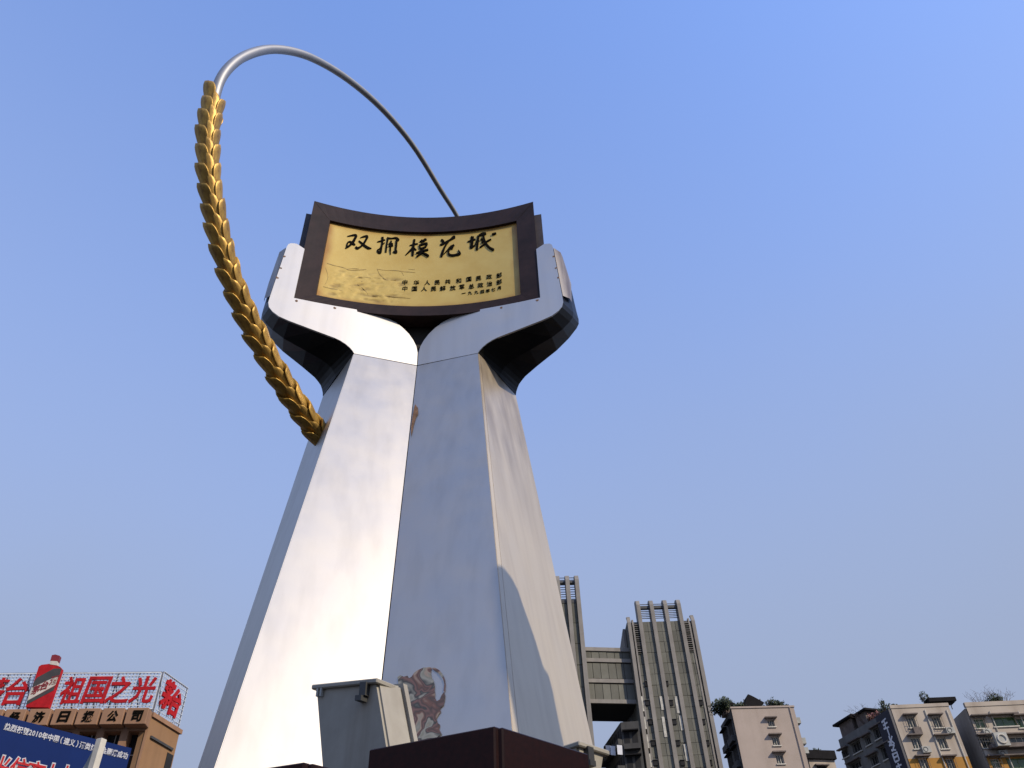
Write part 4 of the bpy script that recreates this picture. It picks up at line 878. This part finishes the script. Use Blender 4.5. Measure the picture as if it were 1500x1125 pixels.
# link wall in the recess
lk0 = AP.P(AP.len, 0, -5); lk1 = Vector((e0.x, e0.y, 0)) - BPp.n * 5
LKP = Plane(Vector((lk0.x, lk0.y, AZ - 1.2)), Vector((lk1.x, lk1.y, AZ - 1.2)))
lkb = thing('link_block', 'recessed stairwell wall in shade between the two cream blocks', 'building', loc=(lk0.x, lk0.y, 0))
shell('wall', lkb, LKP, -.5, LKP.len + .5, 0, AZ - 1.2, 5, m_pinks, f=0)
for k in range(6):
    z = AZ - 4 - 3.0 * k; wv = pobj('window', LKP, .4, LKP.len - .5, z - 1.4, z, .01, .05, m_dark, lkb); pobj('hood', LKP, .2, LKP.len - .2, z + .1, z + .25, .01, .6, m_hood, wv)
# roof things on A and B
for i, (px, off, rx, rz, n_, lb) in enumerate(((1301, -1.2, .5, .9, 90, 'dark tufted roof plant above the navy corner sign'), (1316, -1.0, .4, .5, 70, 'small roof plant just right of the corner sign'), (1322, -1.2, .5, .55, 90, 'roof plant pair over the left cream windows'), (1367, -1.2, .8, 1.3, 170, 'round headed roof tree standing over the right windows of the corner block'))):
    leaf_clump('roof_plant', lb, on_roof(AP, px, off, AZ - .05), rx, rz, n_, 'plants on the corner block roof', size=.17)
can = thing('roof_canopy', 'dark flat canopy at the right end of the corner block roof', 'shelter', loc=on_roof(AP, 1383, -.8, AZ - .05)); cc = on_roof(AP, 1383, -.8, AZ - .05)
bm = bmesh.new(); box_axes(bm, cc - AP.x * 1.2 - AP.n * .8 + Vector((0, 0, .7)), AP.x * 2.9, AP.n * 1.4, Vector((0, 0, .4))); place('top', bm, m_roof, can)
bm = bmesh.new(); [bar(bm, cc + AP.x * q, cc + AP.x * q + Vector((0, 0, .72)), .05, 5) for q in (-.8, .2, 1.2)]; place('post', bm, m_louv, can)
hutA = thing('roof_hut', 'small roof hut on the far end of the grey shaded side', 'hut', loc=AS.P(.8, AZ - .05, -1.5)); h0 = AS.hit(1231, 1078)[0]; h1 = AS.hit(1250, 1070)[0]; cc = AS.P(h0, AZ - .05, -2.4)
bm = bmesh.new(); box_axes(bm, cc, AS.x * (h1 - h0), AS.n * 2.2, Vector((0, 0, 1.5))); place('wall', bm, m_hood, hutA)
bm = bmesh.new(); box_axes(bm, cc - AS.x * .6 - AS.n * .3 + Vector((0, 0, 1.5)), AS.x * (h1 - h0 + 1.2), AS.n * 2.9, Vector((0, 0, .22))); place('roof', bm, m_roof, hutA)
hutB = thing('roof_hut', 'small dark hut midway along the grey shaded side roof', 'hut', loc=AS.P(8, AZ - .05, -1.5)); h0 = AS.hit(1254, 1066)[0]; h1 = AS.hit(1268, 1058)[0]; cc = AS.P(h0, AZ - .05, -2.)
bm = bmesh.new(); box_axes(bm, cc, AS.x * (h1 - h0), AS.n * 1.7, Vector((0, 0, 1.4))); place('wall', bm, m_hood, hutB)
bm = bmesh.new(); box_axes(bm, cc - AS.x * .5 - AS.n * .2 + Vector((0, 0, 1.4)), AS.x * (h1 - h0 + 1), AS.n * 2.2, Vector((0, 0, .2))); place('roof', bm, m_roof, hutB)
for i, t in enumerate((.26, .58, .68, .78, .88)):
    leaf_clump('roof_plant', ('dark bush between the two huts on the shaded side roof', 'reddish roof plant just right of the dark hut', 'reddish roof plant midway between hut and corner', 'thin roof plant short of the corner sign', 'roof plant next to the corner sign on the shaded side')[i], AS.P(AS.len * t, AZ - .05, -.8), .8, .6 if i else .9, 130, 'plants along the shaded side roof', m=mat('reddish_leaf', (.30, .13, .12), .8, var=.3) if i in (1, 2) else None, size=.15)
def bare_bush(name, label, c, rx, h, group):
    root = thing(name, label, 'bare shrub', group=group, loc=c); bm = bmesh.new()
    for _ in range(26):
        e = Vector((random.uniform(-rx, rx), random.uniform(-.4, .4) * rx, h * random.uniform(.5, 1))); p = Vector((e.x * .2, e.y * .2, 0)); m1 = p.lerp(e, .5) + Vector((0, 0, h * .15)); tube(bm, [p, m1, e], [.018, .012, .006], 4)
        for _ in range(2): s2 = m1.lerp(e, random.random()); tube(bm, [s2, s2 + Vector((random.uniform(-.5, .5), 0, random.uniform(.1, .5)))], [.012, .006], 3)
    bmobj('branches', bm, m_twig, root); return root
bare_bush('bare_shrub', 'thin bare branches at the left of the right hand roof', on_roof(BPp, 1446, -1, BPp.top), 1.8, 2.0, 'bare shrubs on the right roof')
bare_bush('bare_shrub', 'thin bare branches beside the dark bush on the right hand roof', on_roof(BPp, 1478, -1, BPp.top), 2.2, 2.4, 'bare shrubs on the right roof')
bare_bush('bare_shrub', 'thin bare branches over the reddish plants of the shaded side roof', AS.P(AS.len * .5, AZ, -.8), 2.4, 2.2, 'bare shrubs on the shaded side roof')
leaf_clump('roof_shrub', 'dark rounded bush on the right hand roof edge', on_roof(BPp, 1466, -1, BPp.top + .3), 1.1, .6, 240, 'bushes on the right roof', size=.16)
leaf_clump('roof_shrub', 'dark bush with a raised right side on the right hand roof', on_roof(BPp, 1474, -1, BPp.top + .3), .9, .7, 220, 'bushes on the right roof', size=.16)

# ---- newspaper building with the roof sign, left
ND = 60.
n1 = at_dist(223, 1043, ND); n0 = at_z(-40, 1046, n1.z); NP = Plane(n0, n1); NW = NP.len; NZt = n1.z
n2 = at_z(263, 1073, n1.z - .2); NS = Plane(n1, Vector((n2.x, n2.y, n1.z)))
nb = thing('newspaper_building', 'ochre office building with black characters on projecting blocks along its top', 'building', loc=(n1.x, n1.y, 0))
def npx(x, y, off=0.): return NP.hit(x, y, off)
zbox0 = npx(205, 1067)[1]
ROWB = [(-18, 14, ''), (17.5, 47, '经'), (52, 83, '济'), (87.5, 119, '日'), (122, 154, '报'), (157.5, 189, '公'), (192.5, 223.5, '司')]
# window bays under the blocks
opn = []
for x0, x1, _ in ROWB:
    a0, a1 = npx(x0 + 1, 1045)[0], npx(x1 - 4, 1045)[0]
    for k in range(5): z1 = zbox0 - .15 - k * 4.3; opn.append([a0 + .1, a1, z1 - 2.6, z1])
NX1 = npx(223.5, 1043)[0]
bm = bmesh.new(); facade(bm, NP, 0, NX1, 0, NZt - .3, [o for o in opn if o[0] > .05], rec=.8); place('front_wall', bm, m_orange, nb)
for o in opn:
    if o[0] <= .05: continue
    wv = pobj('window', NP, *o, -.85, -.8, m_dark, nb); bm = bmesh.new()
    pbox(bm, NP, o[0], o[1], (o[2] + o[3]) / 2 - .02, (o[2] + o[3]) / 2 + .03, -.79, -.74)
    for k in (1,): c = o[0] + (o[1] - o[0]) * .5; pbox(bm, NP, c - .03, c + .03, o[2], o[3], -.79, -.75)
    place('frame', bm, m_pole, wv)
shell('rear_wall', nb, NP, .02, NX1 - .9, 0, NZt - .32, 3, m_orange2, f=-.9)
bm = bmesh.new(); box_axes(bm, Vector((n1.x, n1.y, 0)) - NS.n * .6 + NS.x * .02, NS.x * (NS.len - .02), NS.n * .6, Vector((0, 0, NZt - .3))); place('side_wall', bm, m_orange2, nb)
pobj('coping', NS, .05, NS.len + .15, NZt - .29, NZt + .0, -.6, .12, m_orange, nb)
zs = NS.hit(240, 1062)[1]; pobj('side_ledge', NS, NS.len * .12, NS.len * .88, NZt - 1.55, NZt - 1.4, .0, .12, m_louv, nb)
ws = NS.hit(246, 1118); pobj('side_window', NS, ws[0] - .35, ws[0] + .35, ws[1] - 2.5, ws[1] + .6, .01, .04, m_dark, nb)
for x0, x1, ch in ROWB:
    a0, a1 = npx(x0, 1043)[0], npx(x1, 1043)[0]
    bm = bmesh.new(); prof = [(.0, zbox0 - .0), (.75, zbox0 + .35), (.75, NZt), (0, NZt)]; prof = [(.01, zbox0), (.8, zbox0), (.8, NZt), (.01, NZt)]
    extrude_poly(bm, [NP.P(a0, z, f) for f, z in prof], NP.x * (a1 - a0)); bmesh.ops.bevel(bm, geom=bm.edges[:], offset=.03, segments=1, affect='EDGES')
    blk = place('name_block', bm, m_orange, nb)
    if ch:
        hh = (NZt - zbox0); glyph_obj('character', ch, NP.P((a0 + a1) / 2 + .05, (NZt + zbox0) / 2, .802), NP.x * hh * .62, Vector((0, 0, hh * .66)) + NP.x * .06, NP.n * .05, m_black, blk, weight=.03, fit=True)
# roof sign
rs = thing('roof_sign', 'rooftop lattice sign with large red characters and a bottle cut-out', 'sign', loc=(NP.P(NW, NZt, -.5).x, NP.P(NW, NZt, -.5).y, NZt))
SO = -.2
def spx(x, y): return NP.hit(x, y, SO)
zl0, zl1 = spx(200, 1038.5)[1], spx(200, 985.5)[1]; al0, al1 = spx(-30, 1010)[0], spx(236, 986)[0]; al1 = min(al1, spx(229, 1015)[0] + 1.)
bm = bmesh.new(); nh, nv = 11, 50
for k in range(nh + 1): z = zl0 + (zl1 - zl0) * k / nh; bar(bm, NP.P(al0, z, SO), NP.P(al1, z, SO), .03 if 0 < k < nh else .05)
for k in range(nv + 1): a = al0 + (al1 - al0) * k / nv; bar(bm, NP.P(a, zl0, SO - .06), NP.P(a, zl1, SO - .06), .03)
place('lattice', bm, m_lat, rs, kind='stuff')
bm = bmesh.new()
for k in range(9):
    a = al0 + (al1 - al0) * k / 8; bar(bm, NP.P(a, NZt - .3, SO - .15), NP.P(a, zl1 + .1, SO - .15), .05); bar(bm, NP.P(a, zl1 - .3, SO - .15), NP.P(a, NZt - .3, SO - 2.2), .045)
bar(bm, NP.P(al0, zl1 + .08, SO - .15), NP.P(al1, zl1 + .08, SO - .15), .06); bar(bm, NP.P(al0, zl0 - .05, SO - .15), NP.P(al1, zl0 - .05, SO - .15), .08)
place('support_frame', bm, m_latd, rs, kind='stuff')
def red_char(ch, x0, y0, x1, y1, pl=NP, off=SO, slant=.0, wt=.02, name='red_character'):
    a0, z0 = pl.hit((x0), y1, off); a1, z1 = pl.hit((x1), y0, off); ac0 = pl.hit((x0 + x1) / 2, (y0 + y1) / 2, off)
    zt = pl.hit((x0 + x1) / 2, y0, off)[1]; zb = pl.hit((x0 + x1) / 2, y1, off)[1]
    wdt = abs(pl.hit(x1, (y0 + y1) / 2, off)[0] - pl.hit(x0, (y0 + y1) / 2, off)[0])
    return glyph_obj(name, ch, pl.P(ac0[0], (zt + zb) / 2, off + .05), pl.x * wdt, Vector((0, 0, zt - zb)) + pl.x * slant, pl.n * .10, m_red, rs, weight=wt, fit=True)
for ch, x0, y0, x1, y1 in (('茅', -24, 994, 9, 1030), ('台', 8.5, 994, 42, 1034), ('祖', 91, 992, 122.5, 1032.5), ('国', 125.5, 992, 159, 1031.5), ('之', 159, 991.5, 193, 1031.5), ('光', 194, 991.5, 228, 1031)):
    red_char(ch, x0, y0, x1, y1, slant=.15)
# bottle cut-out
def cut(name, pts, off, th, m, par):
    bm = bmesh.new(); P = []
    for p in pts: a, z = NP.hit(p[0], p[1], SO); P.append(NP.P(a, z, off))
    extrude_poly(bm, P, NP.n * th); return place(name, bm, m, par)
m_bd = mat('bottle_dark', (.05, .045, .04), .35); m_bc = mat('bottle_cream', (.55, .50, .44), .5); m_cap = mat('bottle_cap', (.20, .015, .018), .4)
bt = cut('bottle', [(43, 1041), (62, 982), (66, 979.5), (78, 978), (79.5, 974), (88.5, 974.5), (87.5, 980), (93, 982.5), (95.5, 985), (76, 1041.5)], .10, .35, m_red, rs); bt['label'] = 'bottle shaped cut-out with red body, dark bands and a pale label'
cut('bottle_cap', [(78.5, 974), (81, 965.5), (86, 964.5), (92.5, 966.5), (89.8, 974.5)], .12, .34, m_cap, bt)
cut('bottle_neck', [(77.5, 978.8), (79.3, 974), (89.3, 974.4), (88, 980.5)], .11, .36, m_bc, bt)
cut('dark_band', [(60, 998), (84, 985), (95.3, 985.2), (92, 996), (52, 1013), (56, 1003)], .452, .012, m_bd, bt)
cut('label_band', [(51.2, 1013.5), (91, 995), (86.5, 1009), (45.5, 1032)], .453, .012, m_bc, bt)
cut('dark_band', [(45.2, 1032.5), (86, 1010), (83.5, 1017), (44, 1038)], .454, .012, m_bd, bt)
for ch, x, y in (('茅', 58.5, 1016), ('台', 71, 1009.5), ('酒', 84.5, 1002)):
    a, z = NP.hit(x, y, SO); glyph_obj('label_character', ch, NP.P(a, z, .468), NP.x * .5 + Vector((0, 0, .16)), Vector((0, 0, .62)), NP.n * .02, m_cap, bt, weight=.03)
# side sign with cursive characters
t0 = at_z(222, 1040, NZt + .1)
NS2 = Plane(NP.P(NX1 - .2, NZt, -.4), NP.P(NX1 - .2, NZt, -.4) + NS.x * 5)
zz1 = NS2.hit(244, 985.5)[1]; ax0 = NS2.hit(241, 1010)[0]; ax1 = NS2.hit(270, 1042)[0]
side = thing('side_roof_sign', 'lattice sign turned to the side with two red brush characters on the roof corner', 'sign', loc=(NS2.o.x, NS2.o.y, NZt))
bm = bmesh.new(); zlo = NZt + .15
SL_ = max(3.0, NS.len * .98); hi1 = NS2.hit(272, 1016)[1]; sa0 = .3
for k in range(10): z = zlo + (zz1 - zlo) * k / 9; bar(bm, NS2.P(sa0, z), NS2.P(SL_, z), .02)
for k in range(14): a = sa0 + (SL_ - sa0) * k / 13; bar(bm, NS2.P(a, zlo, -.05), NS2.P(a, zz1, -.05), .02)
place('lattice', bm, m_lat, side, kind='stuff')
bm = bmesh.new()
for a in (sa0, SL_): bar(bm, NS2.P(a, NZt - .25, -.1), NS2.P(a, zz1, -.1), .045)
for z in (zlo, zz1): bar(bm, NS2.P(sa0, z, -.1), NS2.P(SL_, z, -.1), .045)
bar(bm, NS2.P(sa0, zlo, -.1), NS2.P(SL_, zz1 - 1, -.1), .03); bar(bm, NS2.P(SL_, zlo + .4, -.1), NS2.P(SL_ * .3, zlo, -1.2), .03)
place('support_frame', bm, m_latd, side, kind='stuff')
for ch, x, y, k in (('茅', 244, 1018, 1.), ('台', 255, 1030, .95)):
    a, z = NS2.hit(x, y); hgt = (zz1 - zlo) * .72 * k; glyph_obj('red_character', ch, NS2.P(a, z, .04), NS2.x * SL_ * .36, Vector((0, 0, hgt)) + NS2.x * .25, NS2.n * .12, m_red, side, weight=.04, fit=True)

# ---- blue billboard
BDs = 34.
k0 = at_dist(193, 1096, BDs); k1 = at_z(-40, 1037.5, k0.z); BB = Plane(k1, k0); BZ = k0.z
bb = thing('blue_billboard', 'large blue billboard with a white congratulation line and outlined red characters', 'billboard', loc=(BB.P(BB.len / 2, 0).x, BB.P(BB.len / 2, 0).y, 0))
pobj('face', BB, 0, BB.len, BZ - 7, BZ, -.12, 0, m_blue, bb); pobj('backing', BB, .05, BB.len - .05, BZ - 6.9, BZ - .05, -.5, -.121, m_pole, bb)
for t in (.1, .5, .9): pobj('post', BB, BB.len * t - .2, BB.len * t + .2, 0, BZ - 6.9, -.5, -.15, m_pole, bb)
line = '热烈祝贺2010年中国（遵义）酒类博览会圆满成功'
xs0, xs1 = BB.hit(5.5, 1066)[0], BB.hit(187, 1108)[0]; wts = [.55 if c in '2010' else (.8 if c in '（）' else 1.) for c in line]; tot = sum(wts); acc = 0
zL = BB.hit(95, 1085.5)[1]; cw = (xs1 - xs0) / tot
for c, wq in zip(line, wts):
    a = xs0 + (acc + wq / 2) * cw; acc += wq
    glyph_obj('white_character', c, BB.P(a, zL, .002), BB.x * cw * .98, Vector((0, 0, cw * 1.15)), BB.n * .015, m_txt, bb, weight=.03)
for c, x, y in (('光', -1, 1125), ('信', 27, 1128), ('商', 51, 1133), ('大', 73, 1136), ('小', 94, 1138)):
    a, z = BB.hit(x, y); hh = .62
    glyph_obj('outlined_character', c, BB.P(a, z, .002), BB.x * hh, Vector((0, 0, hh * 1.25)), BB.n * .012, m_txt, bb, weight=.06)
    glyph_obj('red_character', c, BB.P(a, z, .0145), BB.x * hh, Vector((0, 0, hh * 1.25)), BB.n * .012, m_red, bb, weight=.012)
# pale post with gusset in front of the billboard
pp = at_dist(149, 1083, 26); post = thing('pale_post', 'pale grey post with a wide gusset plate in front of the blue billboard', 'post', loc=(pp.x, pp.y, 0))
GP = Plane(pp, pp + Vector((.93, -.36, 0)))
pw = .10; pobj('shaft', GP, -pw, pw, 0, pp.z, -pw, pw, m_paint, post, bev=.01)
aq, zq = GP.hit(122, 1127); aq2, zq2 = GP.hit(143, 1085)
bm = bmesh.new(); extrude_poly(bm, [GP.P(-pw - .002, 0, .03), GP.P(-pw - .002, pp.z - .05, .03), GP.P(aq, zq, .03), GP.P(aq - 1.2, zq - 2.5, .03), GP.P(aq - 1.2, 0, .03)], -GP.n * .06); place('gusset_plate', bm, m_pole, post)

# ---- unseen shadow caster added to the right of the viewer, outlined to throw the shadow on the column's right side
def side_px(px, py):
    A, B, C = c_strip(3.6), c_mid(3.6, 1), c_mid(7.6, 1); nn = (B - A).cross(C - A).normalized(); o, d = loc_ray(px, py); p = o + d * ((A - o).dot(nn) / d.dot(nn))
    return Vector((MX + cphi * p.x - sphi * p.y, MY + sphi * p.x + cphi * p.y, p.z))
sh_h = Vector((SUND.x, SUND.y, 0)).normalized(); Q0 = side_px(775, 930) + SUND * 11.
def cast(px, py):
    P = side_px(px, py); return P + SUND * ((Q0 - P).dot(sh_h) / SUND.dot(sh_h))
prof = [cast(*p) for p in ((737, 815), (747, 826), (757, 842), (764, 858), (770, 878), (774, 898), (776.5, 915), (776, 935), (788, 934), (787, 950), (793, 953), (794, 962), (799, 974), (806, 985), (812, 1010), (818, 1045), (826, 1083))]
lower = [cast(747, 960), cast(761, 1070)]
dn = (prof[-1] - prof[-2]).normalized()
prof += [Vector((prof[-1].x, prof[-1].y, 0))]
lx = lower[-1]; outl = prof + [Vector((lx.x, lx.y, 0)), lower[1], lower[0], cast(742, 880)]
bm = bmesh.new(); extrude_poly(bm, outl, sh_h * .22); bmesh.ops.triangulate(bm, faces=[f for f in bm.faces if len(f.verts) > 4])
caster = thing('shadow_caster', 'unseen added tall grey green stele with a curved top on the plaza', 'shadow_caster', loc=(lx.x, lx.y, 0))
place('shaft', bm, mat('caster_stone', (.16, .18, .165), .7, var=.2, scale=1.5, bump=.2), caster)  # shaft of the added unseen shadow caster
bm = bmesh.new(); c_ = (Vector((lx.x, lx.y, 0)) + Vector((prof[-1].x, prof[-1].y, 0))) / 2 + sh_h * .11
lbox(bm, (c_.x, c_.y), 1.5, .9, .0, .7, math.atan2(sh_h.y, sh_h.x) + math.pi / 2, .92); place('caster_foot', bm, m_granite, caster)

# ---- surroundings that the steel sheets mirror: street trees to the left, a green grey block to the right
def street_tree(label, c, h, rr):
    root = thing('street_tree', label, 'tree', group='street trees left of the monument', loc=c)
    bm = bmesh.new(); tube(bm, [Vector((0, 0, 0)), Vector((.1, .05, h * .25)), Vector((-.05, .1, h * .5)), Vector((.1, 0, h * .8))], [.28, .22, .16, .06], 9)
    for k in range(9):
        an = k * 2.4; z0 = h * (.32 + .05 * k); e = Vector((math.cos(an) * rr * .7, math.sin(an) * rr * .7, z0 + h * .16)); tube(bm, [Vector((0, 0, z0)), e * .5 + Vector((0, 0, z0 * .5 + .2)), e], [.09, .06, .025], 6)
    bmobj('trunk', bm, m_twig, root, smooth=True)
    bm = bmesh.new()
    for _ in range(4200):
        while True:
            d = Vector((random.uniform(-1, 1), random.uniform(-1, 1), random.uniform(-1, 1)))
            if .25 < d.length < 1: break
        k = .75 + .55 * mnoise.noise(d * 2.1 + Vector(c)); p = Vector((d.x * rr * k, d.y * rr * k, h * .66 + d.z * h * .34 * k)); sz = random.uniform(.10, .24)
        a = Vector((random.gauss(0, 1), random.gauss(0, 1), random.gauss(0, .6))).normalized() * sz; b = a.orthogonal().normalized() * sz * .5
        bm.faces.new([bm.verts.new(p - a), bm.verts.new(p + b), bm.verts.new(p + a), bm.verts.new(p - b)])
    bmobj('crown', bm, m_leaf, root)
street_tree('tall leafy street tree left of the monument, nearer the viewer', (-16.5, 11.5, 0), 12.5, 3.6)
street_tree('tall leafy street tree left of the monument, farther along the road', (-21, 19, 0), 14, 3.8)
gA = Vector((33, 26, 19)); gB = Vector((36, 8, 19)); GPl = Plane(gA, gB)
gb = thing('grey_green_block', 'grey green tiled office block to the right of the monument', 'building', loc=(gA.x, gA.y, 0))
opg = [(1.2 + 3.0 * i, 3.0 + 3.0 * i, 1.2 + 3.1 * j, 2.9 + 3.1 * j) for i in range(6) for j in range(6) if 3.0 + 3.0 * i < GPl.len]
bm = bmesh.new(); facade(bm, GPl, 0, GPl.len, 0, 19, opg); m_gg = mat('grey_green_tile', (.10, .125, .11), .6, var=.2, scale=.6); place('front_wall', bm, m_gg, gb)
shell('rear_wall', gb, GPl, .02, GPl.len - .02, 0, 18.98, 10, m_gg, f=-.32)
for o in opg: window(gb, GPl, *o, mull=2)
pobj('cornice', GPl, -.2, GPl.len + .2, 19.003, 19.5, -10.2, .35, m_gg, gb)
